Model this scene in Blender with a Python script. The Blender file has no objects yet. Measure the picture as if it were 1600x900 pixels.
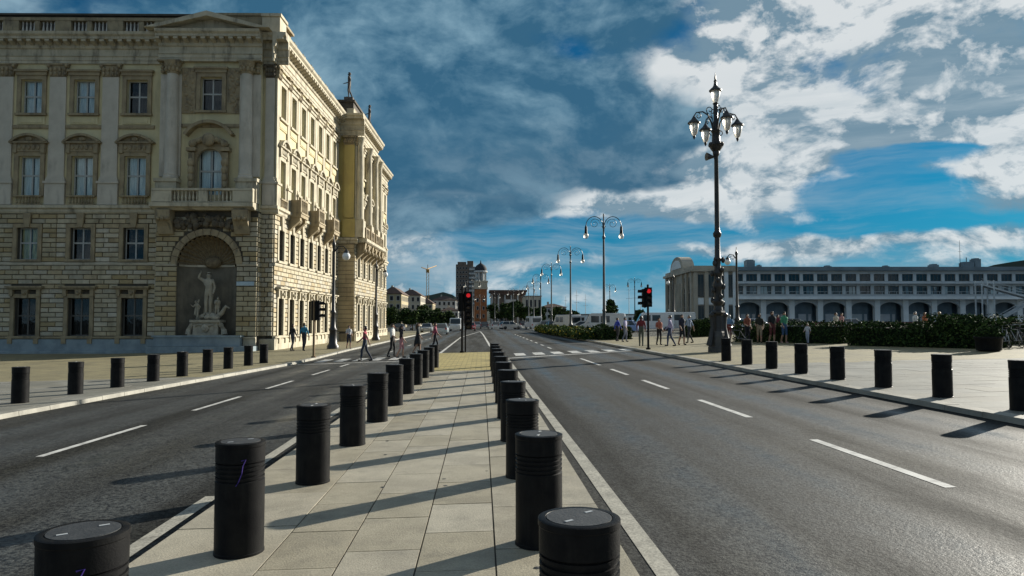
import bpy, bmesh, math, random
from mathutils import Vector, Matrix
random.seed(7)
R = math.radians
PI = math.pi
scene = bpy.context.scene
col = scene.collection

# ------------------------------------------------------------------ camera
FPX, EYE = 1120.0, 1.85                     # focal length in photo pixels, eye height
YAW, PITCH = math.atan(48/FPX), math.atan(50/FPX)
cam_data = bpy.data.cameras.new('camera')
cam_data.sensor_width = 36.0
cam_data.lens = FPX/1600*36
cam_data.clip_end = 9000
cam = bpy.data.objects.new('camera', cam_data)
col.objects.link(cam)
cam.location = (0, 0, EYE)
cam.rotation_euler = (PI/2 + PITCH, 0, -YAW)
scene.camera = cam
scene.render.resolution_x, scene.render.resolution_y = 1024, 576

# ------------------------------------------------------------------ light
SKY_TINT = (0.04, 0.44, 0.60, 1)
SUN_AZ, SUN_EL = R(53.5), R(18.5)           # clockwise from +Y
sun_dir = Vector((math.sin(SUN_AZ)*math.cos(SUN_EL), math.cos(SUN_AZ)*math.cos(SUN_EL), math.sin(SUN_EL)))
sd = bpy.data.lights.new('sun', 'SUN')
sd.energy = 4.9
sd.angle = R(0.5)
sd.color = (1.0, 0.94, 0.82)
sun = bpy.data.objects.new('sun', sd)
col.objects.link(sun)
sun.rotation_euler = sun_dir.to_track_quat('Z', 'Y').to_euler()
scene.view_settings.view_transform = 'Standard'
scene.view_settings.look = 'None'
scene.view_settings.gamma = 1.0
scene.view_settings.exposure = 0.75
scene.view_settings.use_curve_mapping = False

class Nodes:
    """small helper to chain shader nodes"""
    def __init__(s, tree):
        s.t = tree; s.n = tree.nodes; s.l = tree.links
    def new(s, typ, **kw):
        n = s.n.new(typ)
        for k, v in kw.items(): setattr(n, k, v)
        return n
    def put(s, sock, v):
        if isinstance(v, (int, float)): sock.default_value = v
        elif isinstance(v, tuple): sock.default_value = v if len(v) == len(sock.default_value) else tuple(v)+(1,)
        elif v is not None: s.l.new(v, sock)
    def m(s, op, a, b=None, c=None, clamp=False):
        n = s.new('ShaderNodeMath', operation=op, use_clamp=clamp)
        for i, v in enumerate((a, b, c)):
            if v is not None: s.put(n.inputs[i], v)
        return n.outputs[0]
    def noise(s, vec, scale, detail=6, rough=0.55, dist=0.0, lac=2.0):
        n = s.new('ShaderNodeTexNoise')
        s.put(n.inputs['Vector'], vec)
        n.inputs['Scale'].default_value = scale; n.inputs['Detail'].default_value = detail
        n.inputs['Roughness'].default_value = rough; n.inputs['Distortion'].default_value = dist
        n.inputs['Lacunarity'].default_value = lac
        return n.outputs['Fac']
    def ss(s, v, a, b):
        n = s.new('ShaderNodeMapRange', interpolation_type='SMOOTHSTEP')
        s.put(n.inputs['Value'], v); n.inputs['From Min'].default_value = a; n.inputs['From Max'].default_value = b
        return n.outputs[0]
    def mr(s, v, a, b, c, d):
        n = s.new('ShaderNodeMapRange')
        s.put(n.inputs['Value'], v)
        for k, q in zip(('From Min', 'From Max', 'To Min', 'To Max'), (a, b, c, d)): n.inputs[k].default_value = q
        return n.outputs[0]
    def mix(s, f, a, b, mode='MIX'):
        n = s.new('ShaderNodeMix', data_type='RGBA', blend_type=mode)
        s.put(n.inputs[0], f); s.put(n.inputs[6], a); s.put(n.inputs[7], b)
        return n.outputs[2]
    def vec(s, v, scale=(1, 1, 1), loc=(0, 0, 0)):
        n = s.new('ShaderNodeMapping')
        s.put(n.inputs['Vector'], v); n.inputs['Scale'].default_value = scale; n.inputs['Location'].default_value = loc
        return n.outputs[0]

# ------------------------------------------------------------------ sky: Nishita blue with procedural cloud layers
world = bpy.data.worlds.new('World')
scene.world = world
world.use_nodes = True
world.cycles.sampling_method = 'MANUAL'
world.cycles.sample_map_resolution = 256
world.node_tree.nodes.clear()
W = Nodes(world.node_tree)
sky = W.new('ShaderNodeTexSky', sky_type='NISHITA', sun_disc=False)
sky.sun_elevation, sky.sun_rotation = SUN_EL, SUN_AZ
sky.air_density, sky.dust_density, sky.ozone_density = 1.0, 0.3, 4.0
bg = W.new('ShaderNodeBackground')
bg.inputs['Strength'].default_value = 0.052
out = W.new('ShaderNodeOutputWorld')
W.l.new(bg.outputs[0], out.inputs[0])
tc = W.new('ShaderNodeTexCoord').outputs['Generated']
sx = W.new('ShaderNodeSeparateXYZ'); W.l.new(tc, sx.inputs[0])
dx, dy, dz = sx.outputs
az = W.m('ARCTAN2', dx, dy)
el = W.m('ARCSINE', dz)
cv = W.new('ShaderNodeCombineXYZ'); W.l.new(az, cv.inputs[0]); W.l.new(el, cv.inputs[1])
def vadd(a, b, k):
    n = W.new('ShaderNodeVectorMath', operation='MULTIPLY_ADD'); W.l.new(a, n.inputs[0]); n.inputs[1].default_value = k; W.put(n.inputs[2], b); return n.outputs[0]
def color_noise(vec, scale, detail):
    n = W.new('ShaderNodeTexNoise'); W.put(n.inputs['Vector'], vec); n.inputs['Scale'].default_value = scale; n.inputs['Detail'].default_value = detail
    s_ = W.new('ShaderNodeVectorMath', operation='SUBTRACT'); W.l.new(n.outputs['Color'], s_.inputs[0]); s_.inputs[1].default_value = (.5, .5, .5); return s_.outputs[0]
cn = color_noise(W.vec(tc, (1, 1, 1.5)), 7.0, 5)
pos = vadd(cn, cv.outputs[0], (0.16, 0.055, 0))          # ragged placement of the cloud banks
dirw = vadd(color_noise(tc, 4.0, 3), tc, (0.14, 0.14, 0.08))
def B(x, y, rx, ry):
    """soft weight around one bank of cloud; centre and size as azimuth and elevation"""
    a0, e0, ra, re = math.atan((x-752)/FPX), math.atan((500-y)/FPX), 1.9*rx/FPX, 1.9*ry/FPX
    g = W.new('ShaderNodeTexGradient', gradient_type='SPHERICAL')
    W.l.new(W.vec(pos, (1/ra, 1/re, 0), (-a0/ra, -e0/re, 0)), g.inputs[0])
    return g.outputs['Fac']
def total(items):
    acc = 0.0
    for w, b in items: acc = W.m('MULTIPLY_ADD', b, float(w), acc)
    return acc
dflat = W.vec(dirw, (1, 1, 1.9))
n_big = W.noise(dflat, 3.6, 7, 0.55)
n_puff = W.noise(W.vec(dirw, (1, 1, 1.7), (3.1, 1.7, 0.4)), 9.0, 8, 0.60)
n_puff2 = W.noise(W.vec(dirw, (1, 1, 1.7), (3.1+.030, 1.7+.012, 0.4+.035)), 9.0, 8, 0.60)   # same cloud seen a little towards the sun
relief = W.m('SUBTRACT', n_puff, n_puff2)
n_mix = W.m('ADD', W.m('MULTIPLY', n_big, 0.6), W.m('MULTIPLY', n_puff, 0.9))     # mean about 0.75
# clear sky: the Nishita blue, deeper and more saturated as the photograph's
blue = W.mix(1.0, sky.outputs[0], SKY_TINT, 'MULTIPLY')
low = W.ss(el, 0.20, -0.01)
blue = W.mix(W.m('MULTIPLY', low, 0.80), blue, (0.40, 2.9, 5.4, 1))
blue = W.mix(W.m('MULTIPLY', W.ss(el, 0.085, 0.0), 0.75), blue, (2.3, 4.9, 6.3, 1))
# bright broken cloud
whiteness = total([(0.30, B(1460, 50, 320, 120)), (0.34, B(1300, 270, 240, 45)), (0.34, B(1000, 300, 170, 40)), (0.34, B(1560, 250, 120, 60)), (0.22, B(1200, 50, 110, 90)), (0.42, B(1110, 285, 240, 75)), (0.26, B(1240, 310, 110, 60)), (0.16, B(1520, 210, 200, 80)), (0.24, B(1385, 105, 100, 55)), (0.30, B(1180, 170, 70, 90)), (0.22, B(1040, 110, 60, 30)),
                   (0.50, B(1400, 243, 150, 13)), (0.50, B(1550, 310, 90, 50)), (0.20, B(1440, 396, 200, 14)), (0.32, B(820, 408, 80, 10)), (0.26, B(720, 307, 150, 17)), (0.26, B(1150, 397, 100, 8)), (0.18, B(560, 330, 80, 20)), (0.2, B(1370, 345, 60, 12)), (0.14, B(640, 452, 190, 20)), (0.17, B(640, 375, 110, 26)), (0.15, B(850, 440, 160, 18)), (0.12, B(560, 420, 120, 30)), (0.30, B(1400, 356, 170, 10)),
                   (-1.25, B(1390, 314, 130, 40)), (-0.9, B(1465, 264, 90, 16)), (-0.50, B(1265, 132, 90, 34)), (-0.50, B(1262, 206, 90, 14)), (-0.30, B(1060, 365, 170, 24)), (-0.36, B(1105, 213, 40, 10)), (-0.30, B(1420, 175, 60, 16)), (-0.26, B(1430, 20, 60, 40)),
                   (-0.24, B(1330, 368, 330, 14)), (-0.10, B(760, 380, 200, 30)), (-0.10, B(1000, 425, 300, 20))])
away = W.m('SUBTRACT', 1.0, W.ss(B(860, 250, 640, 430), 0.0, 0.35))     # extra white cloud added outside the view to brighten the fill
wd = W.m('ADD', W.m('MULTIPLY_ADD', away, 0.15, n_mix), W.m('ADD', whiteness, 0.02))
white_cover = W.ss(wd, 0.75, 1.06)
lit = W.m('ADD', W.m('MULTIPLY', relief, 8.5), W.m('ADD', 0.10, W.m('MULTIPLY', W.ss(wd, 0.82, 1.30), 0.42)), clamp=True)
white_col = W.mix(lit, (2.1, 3.3, 4.2, 1), (8.4, 8.8, 8.9, 1))
sky1 = W.mix(W.m('MULTIPLY', white_cover, 0.93), blue, white_col)
veil = W.m('MULTIPLY', W.ss(W.noise(W.vec(dirw, (1, 1, 9), (1, 4, 2)), 4.0, 7, 0.62), 0.36, 0.72), total([(0.80, B(1530, 200, 280, 50)), (0.30, B(1350, 365, 420, 40)), (0.35, B(1150, 330, 200, 60)), (0.75, B(720, 450, 520, 50)), (0.5, B(640, 360, 200, 40))]), clamp=True)
sky1 = W.mix(veil, sky1, (4.6, 5.7, 6.4, 1))
# heavy slate-blue rain cloud
dark = total([(0.36, B(720, 60, 460, 180)), (0.34, B(770, 255, 300, 60)), (0.26, B(930, 180, 200, 90)), (0.34, B(470, 230, 260, 170)), (0.30, B(1080, 30, 90, 60)), (0.34, B(1000, 215, 90, 40)), (0.50, B(1450, -4, 90, 18)), (0.26, B(640, 350, 220, 36)), (0.30, B(1060, 292, 150, 9)), (0.24, B(1000, 150, 100, 50)),
              (-0.40, B(1490, 140, 270, 140)), (-0.36, B(1180, 290, 170, 60)), (-0.46, B(1185, 130, 80, 90)), (-0.42, B(725, 309, 150, 16)), (-0.40, B(1040, 110, 60, 34)), (-0.30, B(900, 75, 45, 20)), (-0.4, B(1030, 340, 100, 18)), (-0.15, B(700, 150, 90, 40)),
              (-0.30, B(660, 425, 330, 50)), (-0.40, B(1100, 405, 520, 50))])
dd = W.m('ADD', W.m('ADD', W.m('MULTIPLY', n_big, 0.7), W.m('MULTIPLY', n_puff, 0.3)), dark)
dark_cover = W.ss(dd, 0.53, 0.82)
tone = W.m('ADD', W.m('MULTIPLY', W.ss(n_mix, 0.54, 1.08), 0.8), W.m('MULTIPLY', relief, 1.8), clamp=True)
tone = W.m('MULTIPLY', tone, W.m('SUBTRACT', 1.0, W.m('MULTIPLY', B(760, 250, 330, 60), 0.8)))
dark_col = W.mix(tone, (0.46, 1.5, 2.55, 1), (2.15, 3.9, 5.1, 1))
sky2 = W.mix(W.m('MULTIPLY', dark_cover, 0.94), sky1, dark_col)
W.l.new(sky2, bg.inputs['Color'])

# ------------------------------------------------------------------ pixel and ground helpers
K = 0.0213                                   # the ground rises gently towards the sea side
def gz(x): return K*min(max(x, -25.0), 25.0)
_r = Vector((math.cos(YAW), -math.sin(YAW), 0))
_f = Vector((math.sin(YAW)*math.cos(PITCH), math.cos(YAW)*math.cos(PITCH), math.sin(PITCH)))
_u = _r.cross(_f)
def ray(x, y): return _f + _r*((x-800)/FPX) - _u*((y-450)/FPX)
def G(x, y, up=0.0):
    """where the line of sight through a photo pixel meets the ground"""
    v = ray(x, y); z = 0.0
    for _ in range(30):
        p = v*((z-EYE)/v.z); z = gz(p.x)+up
    return Vector((p.x, p.y, z))
def at(x, y, dist):
    """point on the line of sight at a given distance along the road"""
    v = ray(x, y); t = dist/v.y
    return Vector((v.x*t, dist, EYE+v.z*t))
def side_at(x, dist): return at(x, 500, dist).x

# ------------------------------------------------------------------ mesh builder
class MB:
    def __init__(s, fn=None): s.v = []; s.f = []; s.mi = []; s.fn = fn; s.cur = 0
    def add(s, vs, fs):
        o = len(s.v)
        s.v += [s.fn(*p) for p in vs] if s.fn else [tuple(p) for p in vs]
        s.f += [tuple(i+o for i in f) for f in fs]; s.mi += [s.cur]*len(fs)
        return s
    def box(s, x0, x1, y0, y1, z0, z1, top=0.0, tx=None):
        a = top if tx is None else tx
        return s.add([(x0, y0, z0), (x1, y0, z0), (x1, y1, z0), (x0, y1, z0), (x0+a, y0+top, z1), (x1-a, y0+top, z1), (x1-a, y1-top, z1), (x0+a, y1-top, z1)],
                     [(3, 2, 1, 0), (4, 5, 6, 7), (0, 1, 5, 4), (1, 2, 6, 5), (2, 3, 7, 6), (3, 0, 4, 7)])
    def prism(s, poly, a, b, axis='y'):
        n = len(poly)
        if axis == 'y': vs = [(p, a, q) for p, q in poly]+[(p, b, q) for p, q in poly]
        elif axis == 'x': vs = [(a, p, q) for p, q in poly]+[(b, p, q) for p, q in poly]
        else: vs = [(p, q, a) for p, q in poly]+[(p, q, b) for p, q in poly]
        return s.add(vs, [tuple(range(n)), tuple(range(2*n-1, n-1, -1))]+[(i, i+n, (i+1) % n+n, (i+1) % n) for i in range(n)])
    def lathe(s, prof, cx=0, cy=0, n=16, a0=0.0, a1=2*PI, cz=0.0):
        full = abs(a1-a0-2*PI) < 1e-6; m = n if full else n+1
        vs = []
        for r, z in prof:
            for i in range(m):
                a = a0+(a1-a0)*i/n
                vs.append((cx+r*math.cos(a), cy+r*math.sin(a), z+cz))
        fs = []
        for j in range(len(prof)-1):
            for i in range(n):
                k = (i+1) % m
                fs.append((j*m+i, j*m+k, (j+1)*m+k, (j+1)*m+i))
        if full:
            if prof[0][0] > 1e-4: fs.append(tuple(range(n))[::-1])
            if prof[-1][0] > 1e-4: fs.append(tuple((len(prof)-1)*m+i for i in range(n)))
        return s.add(vs, fs)
    def tube(s, pts, rad, n=8, caps=True):
        pts = [Vector(p) for p in pts]
        rs = rad if isinstance(rad, (list, tuple)) else [rad]*len(pts)
        vs = []; fs = []
        for i, p in enumerate(pts):
            d = (pts[min(i+1, len(pts)-1)]-pts[max(i-1, 0)])
            d = d.normalized() if d.length > 1e-9 else Vector((0, 0, 1))
            a = Vector((0, 0, 1)) if abs(d.z) < 0.9 else Vector((0, 1, 0))
            u = d.cross(a).normalized(); w = d.cross(u)
            for k in range(n):
                t = 2*PI*k/n
                vs.append(tuple(p+u*(rs[i]*math.cos(t))+w*(rs[i]*math.sin(t))))
        for i in range(len(pts)-1):
            for k in range(n):
                q = (k+1) % n
                fs.append((i*n+k, i*n+q, (i+1)*n+q, (i+1)*n+k))
        if caps: fs += [tuple(range(n))[::-1], tuple((len(pts)-1)*n+k for k in range(n))]
        return s.add(vs, fs)
    def ball(s, c, r, n=12, m=8, sc=(1, 1, 1)):
        prof = [(max(r*math.sin(PI*j/m), 1e-5), -r*math.cos(PI*j/m)) for j in range(m+1)]
        o = len(s.v); fn = s.fn; s.fn = None
        s.lathe(prof, n=n)
        s.fn = fn
        for i in range(o, len(s.v)):
            x, y, z = s.v[i]; p = (c[0]+x*sc[0], c[1]+y*sc[1], c[2]+z*sc[2])
            s.v[i] = fn(*p) if fn else p
        return s
    def mesh(s, name, mats, smooth=False):
        me = bpy.data.meshes.new(name)
        me.from_pydata(s.v, [], s.f)
        for m_ in (mats if isinstance(mats, (list, tuple)) else [mats]): me.materials.append(m_)
        if any(s.mi): me.polygons.foreach_set('material_index', s.mi)
        if smooth:
            me.polygons.foreach_set('use_smooth', [True]*len(me.polygons))
            me.set_sharp_from_angle(angle=R(38))
        b = bmesh.new(); b.from_mesh(me)
        bmesh.ops.recalc_face_normals(b, faces=b.faces); b.to_mesh(me); b.free()
        return me
    def build(s, name, mats, parent=None, smooth=False, loc=None):
        o = bpy.data.objects.new(name, s.mesh(name, mats, smooth))
        col.objects.link(o)
        if parent: o.parent = parent
        if loc: o.location = loc
        return o
def put(name, me, parent=None, loc=(0, 0, 0), rz=0.0, sc=None):
    o = bpy.data.objects.new(name, me); col.objects.link(o)
    if parent: o.parent = parent
    o.location = loc
    if rz: o.rotation_euler = (0, 0, rz)
    if sc: o.scale = sc
    return o
def tag(o, label=None, cat=None, group=None, kind=None):
    if label: o['label'] = label
    if cat: o['category'] = cat
    if group: o['group'] = group
    if kind: o['kind'] = kind
    return o
def empty(name, loc=(0, 0, 0), rz=0.0, label=None, cat=None, group=None):
    o = bpy.data.objects.new(name, None); col.objects.link(o)
    o.empty_display_size = 0.2; o.location = loc; o.rotation_euler = (0, 0, rz)
    return tag(o, label, cat, group)
def kids(o, ch={}):
    return [c for c in bpy.data.objects if c.parent == o]
def copy_tree(o, children, parent=None):
    c = o.copy(); col.objects.link(c); c.parent = parent
    for ch in children.get(o.name, []): copy_tree(ch, children, c)
    return c
def child_map(root):
    d = {}
    for o in bpy.data.objects:
        if o.parent: d.setdefault(o.parent.name, []).append(o)
    return d

# ------------------------------------------------------------------ materials
MAT = {}
def mat(name, c1, c2=None, rough=0.7, scale=3.0, bump=0.0, bscale=30.0, metal=0.0, spec=0.5, stain=None, stain_amt=0.5, coords='Object', emit=None, speck=0.0, speck_scale=200.0, stretch=(1, 1, 1), rvar=0.0, each=0.0, brick=None):
    m_ = bpy.data.materials.new(name); m_.use_nodes = True
    N = Nodes(m_.node_tree); b = N.n['Principled BSDF']
    tcn = N.new('ShaderNodeTexCoord')
    if coords == 'World':
        v = N.new('ShaderNodeNewGeometry').outputs['Position']
    else: v = tcn.outputs[coords]
    v = N.vec(v, stretch)
    c = c1+(1,)
    if c2:
        f = N.ss(N.noise(v, scale, 7, 0.6), 0.32, 0.68)
        c = N.mix(f, c1+(1,), c2+(1,))
    if stain:
        sv = N.noise(N.vec(v, (1, 1, 0.22), (5, 3, 1)), scale*1.7, 8, 0.65)
        c = N.mix(N.m('MULTIPLY', N.ss(sv, 0.48, 0.72), stain_amt), c, stain+(1,))
    if speck:
        sp = N.noise(v, speck_scale, 2, 0.8)
        c = N.mix(speck, c, N.mix(N.ss(sp, 0.35, 0.65), (0.0, 0.0, 0.0, 1), N.mix(1.0, c, (2, 2, 2, 1), 'MULTIPLY')))
    if brick:
        bt_ = N.new('ShaderNodeTexBrick'); N.put(bt_.inputs['Vector'], v); bt_.inputs['Scale'].default_value = 1.0
        bt_.inputs['Brick Width'].default_value, bt_.inputs['Row Height'].default_value, bt_.inputs['Mortar Size'].default_value = brick[0], brick[1], 0.018
        bt_.inputs['Color1'].default_value = (1.12, 1.12, 1.12, 1); bt_.inputs['Color2'].default_value = (0.84, 0.84, 0.84, 1); bt_.inputs['Mortar'].default_value = (0.45, 0.45, 0.45, 1)
        c = N.mix(brick[2], c, bt_.outputs['Color'], 'MULTIPLY')
    if each:                                   # every piece of stone has a tone of its own
        rn = N.new('ShaderNodeObjectInfo').outputs['Random']
        f = N.mr(rn, 0.0, 1.0, 1.0-each, 1.0+each)
        hs = N.new('ShaderNodeHueSaturation'); N.put(hs.inputs['Value'], f); N.put(hs.inputs['Saturation'], N.mr(rn, 0.0, 1.0, 1.0+each, 1.0-each)); N.put(hs.inputs['Color'], c); c = hs.outputs[0]
    N.put(b.inputs['Base Color'], c)
    b.inputs['Roughness'].default_value = rough; b.inputs['Metallic'].default_value = metal
    b.inputs['Specular IOR Level'].default_value = spec
    if rvar:
        N.put(b.inputs['Roughness'], N.mr(N.noise(v, scale*2.3, 5, 0.6), 0.3, 0.7, rough-rvar, rough+rvar))
    if bump:
        bn = N.new('ShaderNodeBump'); bn.inputs['Strength'].default_value = bump; bn.inputs['Distance'].default_value = 0.02
        N.put(bn.inputs['Height'], N.noise(v, bscale, 5, 0.6)); N.l.new(bn.outputs[0], b.inputs['Normal'])
    if emit:
        b.inputs['Emission Color'].default_value = emit[0]+(1,); b.inputs['Emission Strength'].default_value = emit[1]
    MAT[name] = m_
    return m_
mat('paint', (0.70, 0.69, 0.65), (0.50, 0.49, 0.46), 0.6, 2.5, stain=(0.12, 0.12, 0.115), stain_amt=0.7, coords='World')
mat('edge_paint', (0.42, 0.40, 0.335), (0.30, 0.285, 0.24), 0.7, 3.0, stain=(0.12, 0.115, 0.10), stain_amt=0.55, coords='World', speck=0.25, speck_scale=40)
mat('paving_slab', (0.385, 0.345, 0.26), (0.295, 0.265, 0.20), 0.62, 2.2, 0.25, 60, stain=(0.15, 0.14, 0.115), stain_amt=0.42, coords='World', speck=0.14, speck_scale=70, each=0.10)
mat('paving_slab_pale', (0.42, 0.38, 0.29), (0.33, 0.297, 0.225), 0.6, 1.7, 0.25, 60, stain=(0.17, 0.155, 0.125), stain_amt=0.42, coords='World', speck=0.14, speck_scale=70, each=0.12)
mat('grey_slab', (0.265, 0.255, 0.215), (0.19, 0.185, 0.158), 0.6, 0.8, 0.2, 50, stain=(0.15, 0.145, 0.12), stain_amt=0.4, coords='World', speck=0.08, each=0.10)
mat('grey_slab_dark', (0.25, 0.235, 0.19), (0.19, 0.18, 0.15), 0.6, 0.8, 0.2, 50, coords='World', speck=0.08)
mat('joint', (0.06, 0.055, 0.045), None, 0.9)
mat('sandstone', (0.29, 0.25, 0.135), (0.205, 0.18, 0.105), 0.75, 0.9, 0.3, 25, stain=(0.16, 0.14, 0.09), stain_amt=0.45, coords='World', speck=0.16, speck_scale=18, brick=(0.8, 0.4, 0.8))
mat('tactile', (0.46, 0.375, 0.14), (0.37, 0.30, 0.12), 0.7, 1.5, 0.3, 25, stain=(0.18, 0.15, 0.07), stain_amt=0.5, coords='World', speck=0.12, speck_scale=20, brick=(0.4, 0.4, 0.9))
mat('kerb_stone', (0.35, 0.335, 0.285), (0.24, 0.23, 0.195), 0.65, 1.4, 0.25, 30, stain=(0.14, 0.13, 0.11), stain_amt=0.5, coords='World')
mat('earth', (0.10, 0.085, 0.05), (0.06, 0.05, 0.03), 0.95, 2.0)

def asphalt(name, base, r0, r1, tracks):
    m_ = bpy.data.materials.new(name); m_.use_nodes = True
    N = Nodes(m_.node_tree); b = N.n['Principled BSDF']
    pos = N.new('ShaderNodeNewGeometry').outputs['Position']
    s_ = N.new('ShaderNodeSeparateXYZ'); N.l.new(pos, s_.inputs[0])
    long_ = N.noise(N.vec(pos, (1, 0.05, 1)), 1.1, 6, 0.6)          # wear runs along the lanes
    patch = N.noise(N.vec(pos, (1, 0.35, 1)), 0.45, 5, 0.6)
    grain = N.noise(pos, 30, 2, 0.8)
    grain2 = N.noise(pos, 13, 3, 0.75)
    gmix = N.m('ADD', N.m('MULTIPLY', grain, 0.6), N.m('MULTIPLY', grain2, 0.4))
    # polished wheel tracks
    tr = None
    for x in tracks:
        g = N.m('EXPONENT', N.m('MULTIPLY', N.m('POWER', N.m('DIVIDE', N.m('SUBTRACT', s_.outputs[0], x), 0.42), 2.0), -1.0))
        tr = g if tr is None else N.m('ADD', tr, g)
    wear = N.m('MULTIPLY', N.m('ADD', N.m('MULTIPLY', tr, 0.62), N.m('MULTIPLY', N.ss(long_, 0.38, 0.66), 0.42)), N.mr(N.noise(pos, 0.8, 5, 0.65), 0.3, 0.7, 0.55, 1.2), clamp=True)
    c = N.mix(wear, (base[0]*.5, base[1]*.5, base[2]*.48, 1), (base[0]*1.9, base[1]*1.95, base[2]*2.0, 1))
    c = N.mix(N.m('MULTIPLY', N.ss(patch, 0.45, 0.7), 0.5), c, (base[0]*1.3, base[1]*1.22, base[2]*1.0, 1))
    c = N.mix(N.ss(gmix, 0.40, 0.60), N.mix(1.0, c, (0.16, 0.16, 0.16, 1), 'MULTIPLY'), N.mix(1.0, c, (2.4, 2.4, 2.3, 1), 'MULTIPLY'))
    N.put(b.inputs['Base Color'], c)
    N.put(b.inputs['Roughness'], N.mr(wear, 0.0, 1.0, r0, r1))
    N.put(b.inputs['Specular IOR Level'], N.mr(wear, 0.0, 1.0, 0.12, 0.75))
    bn = N.new('ShaderNodeBump'); bn.inputs['Strength'].default_value = 0.45; bn.inputs['Distance'].default_value = 0.012
    N.put(bn.inputs['Height'], N.m('ADD', grain, grain2)); N.l.new(bn.outputs[0], b.inputs['Normal'])
    MAT[name] = m_
asphalt('asphalt', (0.025, 0.0255, 0.0245), 0.88, 0.36, (-8.6, -7.1, -5.3, -3.8, 2.3, 3.7, 5.9, 7.5))
asphalt('asphalt_plain', (0.052, 0.052, 0.049), 0.72, 0.6, (40.0,))

# ------------------------------------------------------------------ ground, road, pavements
def sheet(name, m_, quads, up, thick=0.0):
    """ground-following sheet from x,y polygons, split where the ground bends"""
    b = MB()
    for q in quads:
        b.add([(x, y, gz(x)+up) for x, y in q], [tuple(range(len(q)))])
    return tag(b.build(name, MAT[m_]), kind='structure')
FAR = 4000
g = sheet('ground', 'asphalt_plain', [[(-FAR, -FAR), (-25, -FAR), (-25, FAR), (-FAR, FAR)], [(-25, -FAR), (25, -FAR), (25, FAR), (-25, FAR)], [(25, -FAR), (FAR, -FAR), (FAR, FAR), (25, FAR)]], -0.03)
road = sheet('road', 'asphalt', [[(-11.5, -12), (9.0, -12), (9.0, 500), (-11.5, 500)]], 0.0)
UP = 0.09
LK = [(-10.25, -12), (-10.1, 8), (-9.98, 15.5), (-9.6, 20.9), (-9.05, 27), (-8.55, 33), (-8.5, 37), (-8.72, 48), (-8.6, 64), (-8.5, 110), (-8.4, 300)]
RK = [(8.62, -12), (8.55, 18), (8.52, 31), (8.42, 38), (8.35, 60), (8.2, 94), (8.0, 300)]
def interp(line, y):
    for (x0, y0), (x1, y1) in zip(line, line[1:]):
        if y0 <= y <= y1: return x0+(x1-x0)*(y-y0)/(y1-y0)
    return line[-1][0] if y > line[-1][1] else line[0][0]
def kerbs(line, sgn, y0, y1, name):
    k = empty(name, (0, 0, 0)); k['kind'] = 'structure'
    y = y0
    me = {}
    while y < y1:
        L = 1.0 if y < 60 else 4.0
        xa, xb = interp(line, y), interp(line, y+L)
        o = put('kerb_stone', None, k) if False else None
        if L not in me:
            b = MB(); b.box(0.0, 0.30, 0.006, L-0.006, -0.05, UP+0.012, 0.0, 0.0)
            v = list(b.v)
            b.v = [(x+(0.015 if (z > 0 and x == 0) else 0), q, z+K*sgn*x) for x, q, z in v]
            me[L] = b.mesh('kerb_stone', MAT['kerb_stone'])
        s_ = put('kerb_stone', me[L], k, (xa, y, gz(xa)+random.uniform(-.004, .004)))
        s_.scale = (sgn, 1, 1)
        s_.rotation_euler = (0, 0, -math.atan2(xb-xa, L))
        y += L
    return k
kerbs(LK, -1, 6, 120, 'palace_side_kerb')
kerbs(RK, 1, 3, 160, 'sea_side_kerb')

def pave_side(name, m_, line, sgn, ya, yb, xend, up):
    ys = [ya]+[y for _, y in line if ya < y < yb]+[yb]
    q = []
    for y0, y1 in zip(ys, ys[1:]):
        a, b_ = interp(line, y0)+sgn*0.3, interp(line, y1)+sgn*0.3
        q.append([(a, y0), (sgn*25, y0), (sgn*25, y1), (b_, y1)])
        q.append([(sgn*25, y0), (xend, y0), (xend, y1), (sgn*25, y1)])
    return sheet(name, m_, q, up)
YB = 25.3                                   # where the grey slabs give way to sandstone
pl = pave_side('pavement', 'joint', LK, -1, -12, YB, -90, UP-0.012)
pave_side('sandstone_pavement', 'sandstone', LK, -1, YB, 130, -90, UP)
pr = pave_side('pavement', 'joint', RK, 1, -12, YB-0.6, 90, UP-0.012)
pave_side('sandstone_pavement', 'sandstone', RK, 1, YB-0.6, 62, 90, UP)
pave_side('pavement', 'grey_slab', RK, 1, 62, 300, 10.2, UP)
# slabs that can be told apart
def slab_mesh(w, d, m_, h=0.02):
    b = MB(); b.box(0.004, w-0.004, 0.005, d-0.005, -h, 0.0)
    b.v = [(x, y, z+K*x) for x, y, z in b.v]
    return b.mesh('paving_slab', MAT[m_])
def slabs(parent, line, sgn, y0, y1, w, d, xlim):
    ms = [slab_mesh(w, d, 'grey_slab'), slab_mesh(w, d, 'grey_slab'), slab_mesh(w, d, 'grey_slab_dark')]
    n = 0; y = y0; r = 0
    rest = MB()
    while y < y1-d*0.5:
        e = max(interp(line, y), interp(line, y+d)) if sgn > 0 else min(interp(line, y), interp(line, y+d))
        x = e+sgn*(0.31+(w*0.5 if r % 2 else 0))
        # edge piece beside the kerb
        if r % 2:
            q = MB(); xa = e+sgn*0.31; xs = sorted((xa, x)); q.box(xs[0]+.004, xs[1]-.004, 0.005, d-.005, -.02, 0); q.v = [(a, b_+y, c+gz(a)+UP) for a, b_, c in q.v]
            q.build('paving_slab', MAT['grey_slab'], parent)
        while abs(x) < xlim:
            x0 = x if sgn > 0 else x-w
            put('paving_slab', ms[random.choice((0, 0, 1, 1, 2))], parent, (x0, y, gz(x0)+UP+random.uniform(-.002, .002)))
            n += 1; x += sgn*w
        y += d; r += 1
    return n
slabs(pl, LK, -1, 13.3, YB, 1.4, 0.75, 24.5)
slabs(pr, RK, 1, 9.45, YB-0.6, 1.3, 0.78, 23.5)
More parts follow.
